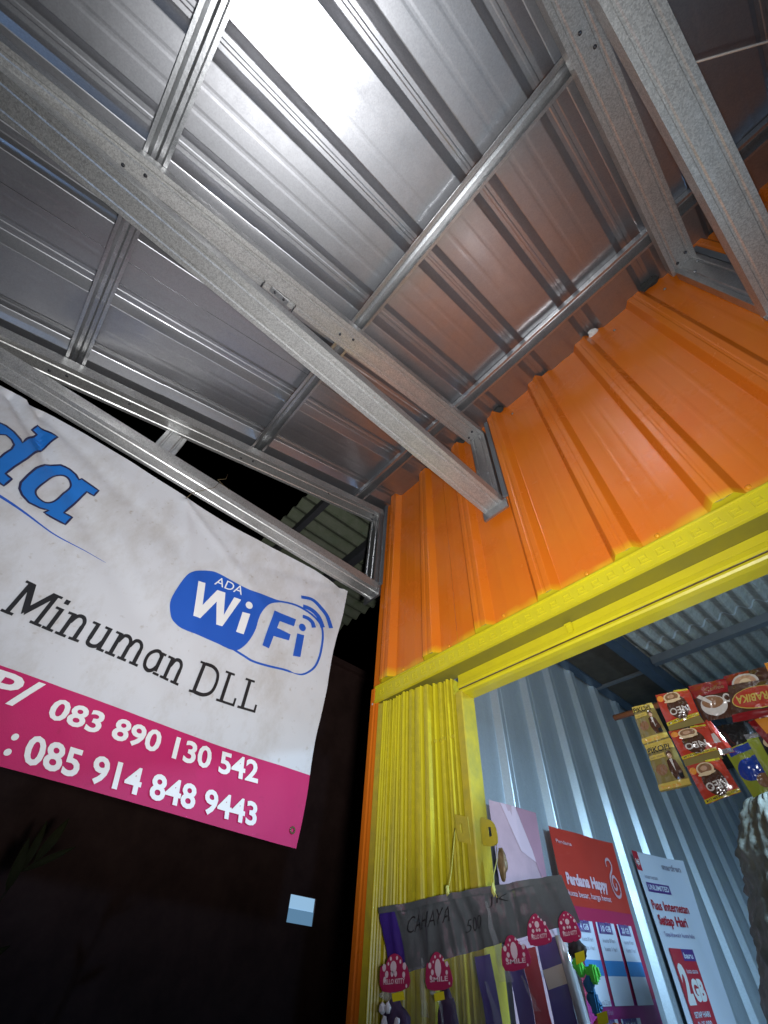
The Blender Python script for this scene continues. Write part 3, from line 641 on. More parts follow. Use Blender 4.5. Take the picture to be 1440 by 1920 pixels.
sachet(tr_, [(-.2168,2.1130),(-.0894,2.0950),(-.1129,2.0106),(-.2490,2.0260)], 1.383, s_brn, [('r',0,.80,1,1,s_dred),('o',.50,.47,.46,.30,s_gold),('o',.50,.47,.44,.28,s_red),('t','TORABIKA',.12,.36,.76,.22,s_gold,.03)], flip=True)
og = thing('sachet_strip', 'orange sachet with a white cup below the red oval sachet', 'coffee sachets', GS)
sachet(og, [(-.2218,2.0250),(-.1397,2.0300),(-.1359,1.9628),(-.2054,1.9543)], 1.398, s_dred, [('r',.2,.45,1,1,s_org),('o',.62,.38,.32,.34,s_wht),('o',.62,.42,.25,.24,s_skin),('o',.62,.44,.12,.12,s_wht)])
ca = thing('candy_pack', 'yellow green snack pack with a blue logo hanging beside the lowest red sachet', 'snack pack', 'snack packs')
sachet(ca, [(-.3100,1.9880),(-.2396,1.9979),(-.2250,1.8954),(-.3020,1.8814)], 1.432, s_lime, [('o',.45,.45,.42,.22,s_blu),('o',.75,.50,.26,.18,s_blu),('o',.6,.18,.22,.14,s_cof),('r',.1,.8,.9,.95,s_blu)])
cb_ = thing('candy_pack', 'lime and black snack pack hanging at the right edge', 'snack pack', 'snack packs')
sachet(cb_, [(-.2469,2.003),(-.1693,1.9997),(-.1847,1.8905),(-.2482,1.8884)], 1.412, s_lime, [('r',.35,.0,1,1,s_blk),('o',.65,.75,.25,.12,s_cream),('o',.6,.45,.25,.16,s_skin),('r',.0,.9,.4,1,s_sil)])
cc_ = thing('candy_pack', 'dark wrapper hanging between the red sachet and the snack packs', 'snack pack', 'snack packs')
sachet(cc_, [(-.305,2.050),(-.225,2.045),(-.235,1.960),(-.295,1.955)], 1.440, s_blk, [('r',.1,.2,.5,.3,p_grey)])
# big crumpled grey bag at the right edge
def sack():
    vs = []; fs = []; n = 150; m = 130
    for j in range(m+1):
        t_ = j/m; z = 2.03-1.195*t_
        r = (.05+.30*min(1,(t_*1.5))**.62)*(1-.25*max(0,t_-.7))
        for i in range(n):
            a = 2*math.pi*i/n
            nn = noise.noise(Vector((math.cos(a)*3, math.sin(a)*3, z*7)))*.030+noise.noise(Vector((math.cos(a)*9, math.sin(a)*9, z*22)))*.014+abs(noise.noise(Vector((math.cos(a)*14, math.sin(a)*14, z*34))))*.020
            rr = r+nn
            vs.append((-.365+rr*math.cos(a)*1.0-.02*t_, 2.0+rr*.8*math.sin(a), z))
    for j in range(m):
        for i in range(n): k_ = (i+1)%n; fs.append((j*n+i, j*n+k_, (j+1)*n+k_, (j+1)*n+i))
    fs.append(tuple(range(n)))
    return vs, fs
v_, f_ = sack()
o = mesh_obj('plastic_sack', v_, f_, mat('grey_sack', (.22,.21,.175), .55, 0, spec=.35, var=.5, vscale=30, color2=(.13,.125,.10), bump=.3, bscale=70), None, smooth=True); tag(o, 'crumpled grey plastic sack standing tall at the lower right edge', 'sack')
tb_ = thing('wooden_table', 'plain wooden table in the shop carrying the grey sack, below the frame', 'table', None, (-.30,2.05,.12))
box('table_top', (-.45,-.35,.68), (.75,.35,.71), m_stick, tb_, .003)
for sx in (-.42,.68):
    for sy in (-.31,.27): box('leg', (sx,sy,0), (sx+.05,sy+.05,.679), m_stick, tb_, .002)
# ================================================================== HAIR ACCESSORY DISPLAY
m_film = mat('grey_film', (.13,.14,.145), .15, 0, spec=1.0, var=.25, vscale=14, bump=.5, bscale=16)
m_clear = mat('clear_plastic', (.75,.78,.80), .10, 0, spec=1.0, alpha=.10, bump=.5, bscale=30)
m_crink = mat('clear_wrinkle', (.80,.84,.88), .15, 0, spec=.9, alpha=.20, bump=.9, bscale=40)
m_purp = mat('purple_card', (.045,.02,.19), .4); m_pinkc = mat('pink_card', (.46,.025,.10), .42, var=.15, vscale=20); m_pdot = mat('pale_dot', (.80,.62,.66), .5)
m_sheen = mat('silver_tube', (.62,.62,.64), .18, .55); m_beige = mat('beige_tape', (.48,.40,.33), .6); m_lint = mat('yellow_sticker', (.80,.68,.01), .6)
dp = thing('accessory_display', 'grey plastic bag panel with purple edges and handwriting tied to the yellow gate', 'display bag', None, (0,0,0))
YD = 1.145
def dsurf(a, b, off=0.0):
    w = .010*math.sin(a*9+.6)+.004*math.sin(a*23+b*6)+.008*noise.noise(Vector((a*9,b*7,0)))+.013*abs(noise.noise(Vector((a*20+b*6,b*7,4))))+.003*abs(noise.noise(Vector((a*55,b*30,6))))
    return Vector((a, YD+w-off, b))
def dpatch(name, quad, m, parent, nx=24, nz=12, off=0.0, crump=False):
    tl, tr, br, bl = (Vector(p) for p in quad); vs = []
    for j in range(nz+1):
        for i in range(nx+1):
            a, b = i/nx, j/nz; p = (bl*(1-a)+br*a)*(1-b)+(tl*(1-a)+tr*a)*b; o_ = off
            if crump: o_ += .014*abs(noise.noise(Vector((p.x*13,p.y*8,9))))+.006*abs(noise.noise(Vector((p.x*40+p.y*20,p.y*25,2))))
            vs.append(dsurf(p.x, p.y, o_))
    return mesh_obj(name, vs, [(j*(nx+1)+i, j*(nx+1)+i+1, (j+1)*(nx+1)+i+1, (j+1)*(nx+1)+i) for j in range(nz) for i in range(nx)], m, parent, smooth=True)
dpatch('film', [(-1.275,1.7110),(-.690,1.7300),(-.672,1.650),(-1.225,1.572)], m_film, dp, 80, 26)
dpatch('film_edge', [(-1.338,1.7085),(-1.274,1.7110),(-1.216,1.585),(-1.281,1.570)], m_purp, dp, 8, 14, .002)
dpatch('fold', [(-1.338,1.7085),(-.690,1.7300),(-.689,1.7185),(-1.332,1.694)], m_film, dp, 40, 2, .004)
dpatch('clear_film', [(-1.281,1.5695),(-.690,1.640),(-.66,1.28),(-1.25,1.26)], m_clear, dp, 100, 60, .004, True)
# purple and magenta strips of the backing card below
for (a0, a1, zt, m_) in [(-.965,-.918,1.600,m_purp),(-.872,-.832,1.598,m_purp),(-.832,-.790,1.610,p_crim),(-.785,-.735,1.625,m_purp)]:
    dpatch('card_strip', [(a0,zt),(a1,zt+.005),(a1+.035,1.27),(a0+.035,1.27)], m_, dp, 3, 14, -.006)
dpatch('tape', [(-.775,1.578),(-.722,1.590),(-.716,1.562),(-.768,1.550)], m_beige, dp, 4, 3, .003)
tb = tube('silver_strip', [(-.712+.05*t_, YD-.012, 1.628-.36*t_) for t_ in [i/8 for i in range(9)]], .0115, m_sheen, dp, 14)
# folds of clear film catching the light
def crinkle(x0, z0, x1, z1, w, seed):
    random.seed(seed); vs = []; fs = []; n = 14
    for i in range(n+1):
        t_ = i/n; cx = x0+(x1-x0)*t_+.006*noise.noise(Vector((t_*4,seed,0))); cz = z0+(z1-z0)*t_; ww = w*(.2+t_)
        vs += [dsurf(cx-ww,cz,.003), dsurf(cx-ww*.2+.004*noise.noise(Vector((t_*9,seed,2))),cz,.011), dsurf(cx+ww*.4,cz,.004), dsurf(cx+ww,cz,.009)]
    for i in range(n):
        for k_ in range(3): fs.append((i*4+k_, i*4+k_+1, i*4+k_+5, i*4+k_+4))
    return mesh_obj('film_fold', vs, fs, m_crink, dp, smooth=True)
crinkle(-.905,1.695,-.875,1.56,.018,1); crinkle(-1.15,1.60,-1.14,1.50,.016,5); crinkle(-.93,1.56,-.90,1.46,.02,7); crinkle(-.83,1.57,-.80,1.52,.010,8)
# marker writing on the film
print_text('CAHAYA', lambda a, b: dsurf(a, b, .0065), [(-1.213,1.648),(-1.03,1.664),(-1.208,1.682),(-1.028,1.694)], m_ink, dp, -.012, maxlen=.1, shear=.2)
print_text('500', lambda a, b: dsurf(a, b, .0065), [(-.98,1.64),(-.925,1.648),(-.975,1.665),(-.92,1.672)], m_ink, dp, -.015, maxlen=.1)
print_text('JK', lambda a, b: dsurf(a, b, .0065), [(-.90,1.682),(-.84,1.688),(-.895,1.702),(-.838,1.707)], m_ink, dp, -.015, maxlen=.1)
# strings
st = thing('hanging_string', 'thin yellow string tying the grey display panel to the gate hasp', 'string')
m_str = mat('yellow_string', (.45,.42,.10), .8)
tube('string', [(-1.064,1.216,1.884),(-1.05,1.19,1.84),(-1.040,1.16,1.765),(-1.038,YD-.004,1.728)], .0011, m_str, st)
tube('string', [(-.940,1.25,1.835),(-.905,1.20,1.79),(-.885,1.15,1.745),(-.880,YD-.006,1.715),(-.870,YD-.010,1.70)], .0011, m_str, st)
lump('knot', (-1.037,YD-.008,1.725), (.006,.005,.010), m_str, st, 3); lump('knot', (-.878,YD-.012,1.715), (.005,.005,.012), m_str, st, 4)
# header cards
GC = 'pink dotted header cards clipped to the display panel'
def card(label, pts, text, kind, stick=None, tilt=0.0, blob='oval'):
    xs_ = [p[0] for p in pts]; zs_ = [p[1] for p in pts]; x0, x1, z0, z1 = min(xs_), max(xs_), min(zs_), max(zs_); w, h = x1-x0, z1-z0
    t = thing('hair_accessory', label, 'hair accessory', GC, ((x0+x1)/2, 1.118, z0))
    org = Vector(((x0+x1)/2, 1.118, z0)); f = lambda a, b, off=0.0: Vector((x0+w*a, 1.118-off, z0+h*b+tilt*w*(a-.5)*0))-org
    sp = smooth_loop(pts, 3)
    o = plate('header_card', sp, 1.118, .0012, m_pinkc, t, org)
    def dot(a, b, r, m=m_pdot, ry=None):
        ry = ry or r
        q = [(a+r*math.cos(k_*math.pi/7), b+ry*math.sin(k_*math.pi/7)*w/h) for k_ in range(14)]
        mesh_obj('dot', [f(u, v, .0006) for u, v in q], [tuple(range(14))], m, t)
    for a, b, r in [(.15,.62,.065),(.86,.66,.06),(.25,.44,.06),(.38,.86,.035),(.60,.88,.035),(.30,.72,.03),(.72,.78,.035),(.18,.30,.05),(.84,.44,.05),(.93,.16,.03)]: dot(a, b, r)
    if blob == 'oval': dot(.49,.56,.13,m_pdot,.19)
    else: dot(.48,.64,.11,m_pdot,.10); dot(.44,.46,.05); dot(.56,.46,.05)
    print_text(text, lambda a, b: f(a, b, .0008), [(.14,.17),(.88,.22),(.14,.30),(.88,.36)], m_pdot, t, .02)
    if stick:
        a, b = stick; s_ = .22
        mesh_obj('price_sticker', [f(a,b,.012),f(a+.40,b+.07,.012),f(a+.46,b-.13,.014),f(a+.07,b-.20,.014)], [(0,1,2,3)], m_lint, t)
    return t, f
TG1 = [(-1.2808,1.5814),(-1.2603,1.5829),(-1.2557,1.5907),(-1.2428,1.6024),(-1.2211,1.6068),(-1.1976,1.5996),(-1.1909,1.5889),(-1.1748,1.5828),(-1.1681,1.5467),(-1.2685,1.5378)]
TG2 = [(-1.1028,1.5856),(-1.0923,1.5884),(-1.086,1.5986),(-1.0694,1.6079),(-1.0523,1.6033),(-1.043,1.5953),(-1.0395,1.5861),(-1.0271,1.5854),(-1.0208,1.5502),(-1.1013,1.5449)]
TG3 = [(-.8619,1.6063),(-.8533,1.6146),(-.8423,1.6283),(-.8267,1.631),(-.8152,1.623),(-.8067,1.6144),(-.794,1.6134),(-.79,1.5843),(-.8574,1.5757)]
TG4 = [(-.7818,1.6421),(-.7701,1.6573),(-.7555,1.6638),(-.7451,1.6546),(-.7313,1.6418),(-.7272,1.618),(-.7812,1.6139)]
TG5 = [(-.7007,1.6467),(-.6895,1.6598),(-.6787,1.6639),(-.6668,1.6572),(-.6588,1.6465),(-.6547,1.6219),(-.698,1.6173)]
def wad(name, c, r, m, par, seed):
    return lump(name, c, r, m, par, seed)
m_wh2 = mat('white_fabric', (.72,.70,.72), .6); m_dkp = mat('dark_fabric', (.05,.025,.07), .7); m_grn = mat('green_plastic', (.08,.45,.05), .4); m_tel = mat('teal_plastic', (.02,.12,.25), .4); m_sal = mat('salmon_plastic', (.60,.14,.13), .4); m_or2 = mat('orange_plastic', (.60,.18,.02), .4); m_bkp = mat('black_plastic', (.02,.018,.02), .5)
t1, f1 = card('pink dotted header card with black and white scrunchie, leftmost on the panel', TG1, 'HELLO KITTY', 0, (.55,-.05), blob='v')
wad('scrunchie', (-.005,.012,-.055), (.050,.014,.042), m_dkp, t1, 1)
for i, (a, b) in enumerate([(-.040,-.030),(-.018,-.028),(-.030,-.052),(-.004,-.064),(.018,-.052),(.034,-.066),(-.012,-.085),(.014,-.088)]): wad('scrunchie_patch', (a,-.002,b), (.010,.004,.011), m_wh2, t1, 10+i)
wad('wrapper', (-.030,.010,-.004), (.032,.008,.014), m_crink, t1, 40)
t2, f2 = card('pink dotted header card with a dark bow below it, second from the left', TG2, 'SMILE', 0, (.42,-.12))
wad('bow', (.012,.012,-.05), (.026,.010,.050), m_dkp, t2, 4)
tube('bead_band', [(-.030+.060*math.sin(a)*.6, .004, -.050-.045*math.cos(a)*-1) for a in [i*math.pi/10 for i in range(11)]], .0042, m_crink, t2)
t3, f3 = card('pink dotted header card with cut corner, in the middle of the panel', TG3, 'SMILE', 0, None)
t4, f4 = card('pink dotted header card left of the silver tube, fourth from the left', TG4, 'HELLO KITTY', 0, None, blob='v')
t5, f5 = card('pink dotted header card over green and blue clips, rightmost on the panel', TG5, 'HELLO KITTY', 0, None, blob='v')
wad('hair_clip', (.005,.006,-.012), (.020,.008,.016), m_bkp, t5, 8)
for i, (a, b, r, m_) in enumerate([(.004,-.036,.013,m_grn),(.030,-.044,.014,m_grn),(.018,-.058,.013,m_tel),(.020,-.082,.016,m_tel),(.022,-.110,.012,m_sal),(.052,-.116,.013,m_or2),(.036,-.140,.018,m_bkp),(.040,-.175,.013,m_tel)]):
    o = box('hair_clip', (-r,-.006,-r*.7), (r,.006,r*.7), m_, t5, .0035); o.location = (a,.002+.002*(i%2),b); o.rotation_euler = (.2*math.sin(i*3),.9*math.sin(i*2.3+1),.3*math.cos(i*5))
    box('hair_clip', (-r*.5,-.008,-r*.95), (r*.5,.004,r*.95), m_, t5, .003).location = (a+.004,.000,b-.002)
for (a, b) in [(.014,-.026),(.034,-.104),(.040,-.160)]:
    mesh_obj('price_sticker', [Vector((a-.008,-.010,b-.008)),Vector((a+.014,-.010,b-.002)),Vector((a+.016,-.011,b+.012)),Vector((a-.006,-.011,b+.008))], [(0,1,2,3)], m_lint, t5)
# ================================================================== BANNER
ban = thing('banner', 'dirty white and magenta vinyl banner with phone numbers tied under the left truss', 'banner', None, (-1.6,0,1.86))
BO = Vector((-1.6,0,1.86))
def bx(y, z):
    w = .0
    w += .007*math.sin(3.1*y+1.2*z)+.004*math.sin(7.3*y-3.1*z+1)
    # diagonal drag folds running down from the ties
    for (ty, tz, ang, amp, wd) in [(-.72,3.03,-.62,.020,.035),(-.60,3.03,-.95,.012,.04),(-.66,3.05,-.35,.012,.04),(.05,3.03,-1.1,.006,.04),(.05,3.03,-.55,.007,.03),(1.0,3.03,-2.5,.006,.05),(1.0,3.05,-2.85,.006,.04)]:
        dx, dz = y-ty, z-tz; c, s = math.cos(ang), math.sin(ang); al = dx*c+dz*s; ac = -dx*s+dz*c
        if al > 0: w += amp*math.exp(-(ac/(wd*(.4+al)))**2)*math.exp(-al*1.6)*(1 if int(ty*100) % 2 else -1)
    w += .004*noise.noise(Vector((y*3.0, z*3.0, .7)))+.0015*noise.noise(Vector((y*11, z*11, 3)))
    return -1.608+w*1.45
def bw(y, z, off=0.0): return Vector((bx(y, z)+off, y, z))-BO
ny, nz1, nz2 = 190, 16, 64; vs = []; fs = []; fm = []
zr = [1.862+(2.088-1.862)*j/nz1 for j in range(nz1+1)]+[2.088+(3.052-2.088)*j/nz2 for j in range(1, nz2+1)]
for z in zr:
    t_ = (z-1.862)/1.19
    yr = .993+.050*t_-.016*math.sin(math.pi*t_)+.004*math.sin(t_*17)
    for i in range(ny+1):
        y = -1.45+(yr+1.45)*i/ny
        zz = z+(-.005*math.sin(y*6)-.014*max(0,abs(math.sin((y-.05)*math.pi/.75)))*max(0,(t_-.9)/.1) if t_ > .9 else .004*math.sin(y*5)*max(0,1-t_*6))
        vs.append(Vector((bx(y, zz), y, zz))-BO)
for j in range(len(zr)-1):
    for i in range(ny):
        fs.append((j*(ny+1)+i, j*(ny+1)+i+1, (j+1)*(ny+1)+i+1, (j+1)*(ny+1)+i)); fm.append(1 if j < nz1 else 0)
mesh_obj('vinyl_sheet', vs, fs, [m_ban, m_mag], ban, fm, smooth=True)
def bfill(loops, m, off, name='print'):
    v2, f = flat_fill(loops, .025); return mesh_obj(name, [bw(a, b, off) for a, b in v2], f, m, ban)
def brib(pts, w, m, off):
    v2, f = ribbon2d(pts, w); return mesh_obj('print', [bw(a, b, off) for a, b in v2], f, m, ban)
def closed_rib(lp, w, m, off):
    n = len(lp); L_ = []; R_ = []
    for i in range(n):
        d = (Vector(lp[(i+1)%n])-Vector(lp[i-1])).normalized(); nn = Vector((-d.y,d.x)); p = Vector(lp[i]); L_.append(p+nn*w/2); R_.append(p-nn*w/2)
    vv = [bw(p.x, p.y, off) for p in L_+R_]
    return mesh_obj('outline', vv, [(i, (i+1)%n, n+(i+1)%n, n+i) for i in range(n)], m, ban)
# outlines printed on the banner, in metres on its plane (y, z)
D_OUT = [(-0.5648, 2.9263), (-0.563, 2.9545), (-0.483, 2.9468), (-0.4858, 2.9044), (-0.4897, 2.8423), (-0.4874, 2.7746), (-0.4912, 2.7108), (-0.4908, 2.6685), (-0.4657, 2.6615), (-0.4648, 2.6215), (-0.4949, 2.6264), (-0.5067, 2.6071), (-0.5531, 2.6149), (-0.6062, 2.6706), (-0.6503, 2.7725), (-0.655, 2.8336), (-0.6382, 2.8619), (-0.6206, 2.8632), (-0.5876, 2.8557), (-0.5553, 2.84), (-0.5397, 2.8283), (-0.5435, 2.8608), (-0.5418, 2.9188)]
D_IN = [(-0.6042, 2.8119), (-0.5929, 2.8221), (-0.5703, 2.8158), (-0.5504, 2.7998), (-0.5435, 2.7757), (-0.5453, 2.7428), (-0.5412, 2.6938), (-0.5469, 2.6651), (-0.5766, 2.6795), (-0.6078, 2.7404), (-0.6136, 2.7908)]
A_OUT = [(-0.4393, 2.8038), (-0.4255, 2.8183), (-0.4005, 2.8318), (-0.3665, 2.8318), (-0.3374, 2.8234), (-0.317, 2.8094), (-0.3127, 2.8197), (-0.2395, 2.8124), (-0.2395, 2.7779), (-0.2674, 2.7779), (-0.27, 2.7098), (-0.2724, 2.6433), (-0.2425, 2.6445), (-0.2422, 2.6015), (-0.3196, 2.6065), (-0.3149, 2.6258), (-0.338, 2.6139), (-0.3737, 2.6089), (-0.4058, 2.622), (-0.4265, 2.64), (-0.4392, 2.666), (-0.4433, 2.7069), (-0.4452, 2.7578)]
A_IN = [(-0.3748, 2.7954), (-0.3521, 2.7966), (-0.3308, 2.7809), (-0.3205, 2.761), (-0.322, 2.725), (-0.3212, 2.6867), (-0.326, 2.6635), (-0.341, 2.6477), (-0.3654, 2.6474), (-0.3841, 2.66), (-0.3914, 2.6834), (-0.392, 2.7338), (-0.3889, 2.7753)]
SWASH = [(-0.5041, 2.5837), (-0.4456, 2.5787), (-0.3737, 2.5688), (-0.2847, 2.5536), (-0.1864, 2.5426), (-0.0562, 2.5406)]
WF_BLUE = [(0.2742, 2.7109), (0.2549, 2.6962), (0.2344, 2.6715), (0.2223, 2.6434), (0.2156, 2.5919), (0.2129, 2.5348), (0.2179, 2.4976), (0.2355, 2.4622), (0.2583, 2.4367), (0.3034, 2.4227), (0.3749, 2.4273), (0.4493, 2.4321), (0.5036, 2.4327), (0.5437, 2.4417), (0.5699, 2.4759), (0.5866, 2.5232), (0.5934, 2.5744), (0.5904, 2.6155), (0.5934, 2.6612), (0.6111, 2.709), (0.6389, 2.7402), (0.6908, 2.7734), (0.6403, 2.7611), (0.5693, 2.7485), (0.502, 2.733), (0.411, 2.7338), (0.3297, 2.7347), (0.2951, 2.7228)]
WF_RING = [(0.6418, 2.7563), (0.7122, 2.7813), (0.7738, 2.7909), (0.8406, 2.786), (0.8951, 2.7658), (0.9253, 2.7331), (0.9382, 2.6698), (0.9377, 2.582), (0.9201, 2.5191), (0.8816, 2.4734), (0.8418, 2.4571), (0.7789, 2.4533), (0.7006, 2.4391), (0.6306, 2.4307), (0.5841, 2.435), (0.5311, 2.4422)]
WF_W = [(0.2759, 2.6469), (0.3065, 2.6559), (0.3352, 2.5527), (0.3655, 2.6523), (0.4027, 2.6607), (0.4352, 2.5587), (0.4478, 2.6613), (0.4817, 2.6671), (0.4473, 2.5076), (0.4202, 2.5025), (0.3839, 2.6008), (0.3488, 2.4932), (0.3194, 2.4894)]
WF_I1 = [(0.5081, 2.6153), (0.5446, 2.624), (0.5481, 2.5199), (0.5122, 2.5149)]
WF_F = [(0.6495, 2.6991), (0.646, 2.5127), (0.6797, 2.5123), (0.685, 2.579), (0.762, 2.5899), (0.7623, 2.6223), (0.6883, 2.622), (0.6906, 2.6601), (0.7688, 2.67), (0.7701, 2.7104)]
WF_I2 = [(0.7947, 2.644), (0.8333, 2.651), (0.8381, 2.5366), (0.8004, 2.528)]
WF_DOTS = [(0.5262, 2.6619), (0.5443, 2.6705), (0.8137, 2.6865), (0.8353, 2.6958)]
WF_ARC1 = [(0.8012, 2.7448), (0.8328, 2.7479), (0.8596, 2.7379), (0.8748, 2.7141)]
WF_ARC2 = [(0.7899, 2.8014), (0.8447, 2.8047), (0.8912, 2.7841), (0.9242, 2.7389)]
WF_ARC3 = [(0.7679, 2.8482), (0.8311, 2.8653), (0.8918, 2.843), (0.9385, 2.8131), (0.9715, 2.7578)]
WF_ADA = [(0.3389, 2.6703), (0.4761, 2.6867), (0.3492, 2.7153), (0.0899, 2.6739)]
def densify(lp, d=.012):
    out = []
    for i in range(len(lp)):
        a = Vector(lp[i]); b = Vector(lp[(i+1)%len(lp)]); n = max(1, int((b-a).length/d))
        for k_ in range(n): out.append(tuple(a+(b-a)*k_/n))
    return out
A_IN = smooth_loop(A_IN, 3)
bfill([D_OUT, D_IN], m_blue2, .0048); closed_rib(densify(D_OUT), .0075, m_navy, .0062); closed_rib(densify(D_IN), .0065, m_navy, .0063)
bfill([A_OUT, A_IN], m_blue2, .0048); closed_rib(densify(A_OUT), .0075, m_navy, .0068); closed_rib(densify(A_IN), .0065, m_navy, .0063)
brib(smooth_open(SWASH, 6), lambda t_: .011*(1-t_)+.0015, m_blue, .0048)
bfill([smooth_loop(WF_BLUE, 3)], m_blue, .0048)
brib(smooth_open(WF_RING, 5), lambda t_: .004+.0085*math.sin(math.pi*min(1,t_*1.3+.12))**.5 if t_ < .7 else .0095, m_blue, .0020)
for pts in (WF_W, WF_I1): bfill([pts], m_pwhite, .0062)
for pts in (WF_F, WF_I2): bfill([pts], m_blue, .0062)
def bdot(c, r, m): bfill([[(c[0]+r*math.cos(a), c[1]+r*math.sin(a)) for a in [i*math.pi/12 for i in range(24)]]], m, .0064)
bdot(WF_DOTS[0], .0175, m_pwhite); bdot((.5262,2.6619), .017, m_pwhite) if False else None
bdot(WF_DOTS[2], .0195, m_blue)
for k_, (arc, w) in enumerate([(WF_ARC1,.024),(WF_ARC2,.027),(WF_ARC3,.024)]):
    brib(smooth_open(arc, 6), lambda t_, w=w: w*(.75+.35*t_), m_blue, .0068+.0002*k_)
print_text('ADA', lambda a, b: bw(a, b, .0068), [(.342,2.672),(.474,2.688),(.342,2.716),(.474,2.732)], m_pwhite, ban, .0, maxlen=.3)
ln = lambda a, b: bw(a, b, .0062)
print_text('083 890 130 542', ln, [(.066,1.997),(.783,2.006),(.062,2.056),(.768,2.078)], m_pwhite, ban, .026, maxlen=.35)
print_text('085 914 848 9443', ln, [(.077,1.880),(.815,1.884),(.058,1.951),(.803,1.953)], m_pwhite, ban, .026, maxlen=.35)
print_text('HP/', ln, [(-.215,1.999),(.010,2.003),(-.220,2.076),(.018,2.080)], m_pwhite, ban, .026, maxlen=.35)
bdot((.036,1.895), .0085, m_pwhite); bdot((.030,1.932), .0085, m_pwhite)
# slab serif words built from strokes: r = bar, p = curved stroke
XH = .70; T = .13
def n_arch(x0, x1): return ('p', [(x0+T*.5,XH*.62),(x0+(x1-x0)*.30,XH*.93),(x0+(x1-x0)*.62,XH*.97),(x1-T*.5-.01,XH*.80),(x1-T*.5,XH*.55)], T*.85)
def stem(x, h, lo=True, hi=True, both=True):
    r = [('r', x, .0, x+T, h)]
    if lo: r.append(('r', x-.10, 0, x+T+.10, .075))
    if hi: r.append(('r', x-.12, h-.075, x+T*.6, h))
    return r
G = {
 'M': (1.16, [('r',.10,0,.10+T,1),('r',.93,0,.93+T,1),('q',[(.10,1),(.30,1),(.62,.28),(.50,.12)]),('q',[(1.06,1),(.86,1),(.50,.30),(.58,.12)]),('r',0,0,.34,.075),('r',.83,0,1.17,.075),('r',.0,.925,.2,1),('r',.98,.925,1.17,1)]),
 'i': (.42, stem(.14,XH)+[('r',.13,.84,.28,.98)]),
 'n': (.80, stem(.12,XH)+[('r',.53,0,.53+T,XH*.62),('r',.44,0,.76,.075),n_arch(.15,.66)]),
 'u': (.80, [('r',.12,XH*.3,.12+T,XH),('r',.0,XH-.075,.2,XH),('r',.53,0,.53+T,XH),('r',.42,XH-.075,.6,XH),('r',.55,0,.77,.075),('p',[(.12+T*.5,XH*.38),(.20,.10),(.34,.045),(.50,.10),(.58,.26)],T*.85)]),
 'm': (1.22, stem(.12,XH)+[('r',.53,0,.53+T,XH*.62),('r',.44,0,.74,.075),n_arch(.15,.66),('r',.94,0,.94+T,XH*.62),('r',.86,0,1.17,.075),n_arch(.56,1.07)]),
 'a': (.78, [('r',.50,.10,.50+T,XH),('r',.52,0,.74,.075),('r',.56,XH-.075,.70,XH),('p',[(.56,XH*.80),(.44,XH*.96),(.28,XH*.92),(.13,XH*.70),(.10,XH*.42),(.16,.12),(.32,.04),(.46,.10),(.56,.26)],T*.85)]),
 'D': (1.0, [('r',.10,0,.10+T,1),('r',0,0,.3,.075),('r',0,.925,.3,1),('p',[(.20,.955),(.52,.955),(.76,.80),(.83,.50),(.76,.20),(.52,.045),(.20,.045)],T*.85)]),
 'L': (.84, [('r',.14,0,.14+T,1),('r',.02,0,.74,.075),('r',.02,.925,.40,1),('r',.66,0,.74,.26)]),
}
def slab(word, y0, y1, zb0, zb1, cap, lean=-.02):
    tot = sum(G[c][0] for c in word); k_ = (y1-y0)/tot; x = 0
    for c in word:
        vs = []; fs = []
        for q, st_ in enumerate(G[c][1]):
            off = .0050+.00006*q
            if st_[0] == 'r':
                _, a0, b0, a1, b1 = st_; v2 = [(a0,b0),(a1,b0),(a1,b1),(a0,b1)]; f2 = [(0,1,2,3)]
            elif st_[0] == 'q': v2 = st_[1]; f2 = [(0,1,2,3)]
            else: v2, f2 = ribbon2d(smooth_open(st_[1], 5), st_[2])
            n0 = len(vs)
            for a, b in v2:
                yy = y0+(x+a)*k_+lean*b*cap; tt = (yy-y0)/(y1-y0); vs.append(bw(yy, zb0+(zb1-zb0)*tt+b*cap, off))
            fs += [tuple(i+n0 for i in f) for f in f2]
        mesh_obj('lettering', vs, fs, m_ink, ban); x += G[c][0]
slab('Minuman', -.208, .385, 2.228, 2.222, .122)
slab('DLL', .425, .712, 2.218, 2.236, .122)
# eyelet, ties
tube('eyelet', [bw(.962,1.905,.003)+Vector((0,.009*math.cos(a),.009*math.sin(a))) for a in [i*math.pi/8 for i in range(16)]], .003, m_rust, ban, 6, True)
tube('tie_wire', [bw(.052,3.02,.004), Vector((-1.575,.06,3.045))-BO, Vector((-1.53,.09,3.052))-BO, Vector((-1.485,.125,3.062))-BO, Vector((-1.482,.135,3.118))-BO], .0016, m_rust, ban)
tube('tie_wire', [Vector((-1.482,.120,3.120))-BO, Vector((-1.478,.150,3.150))-BO, Vector((-1.476,.146,3.185))-BO], .0012, m_rust, ban)
tube('tie_wire', [Vector((-1.482,.12,3.118))-BO, Vector((-1.50,.16,3.125))-BO, Vector((-1.49,.19,3.11))-BO], .0012, m_rust, ban)
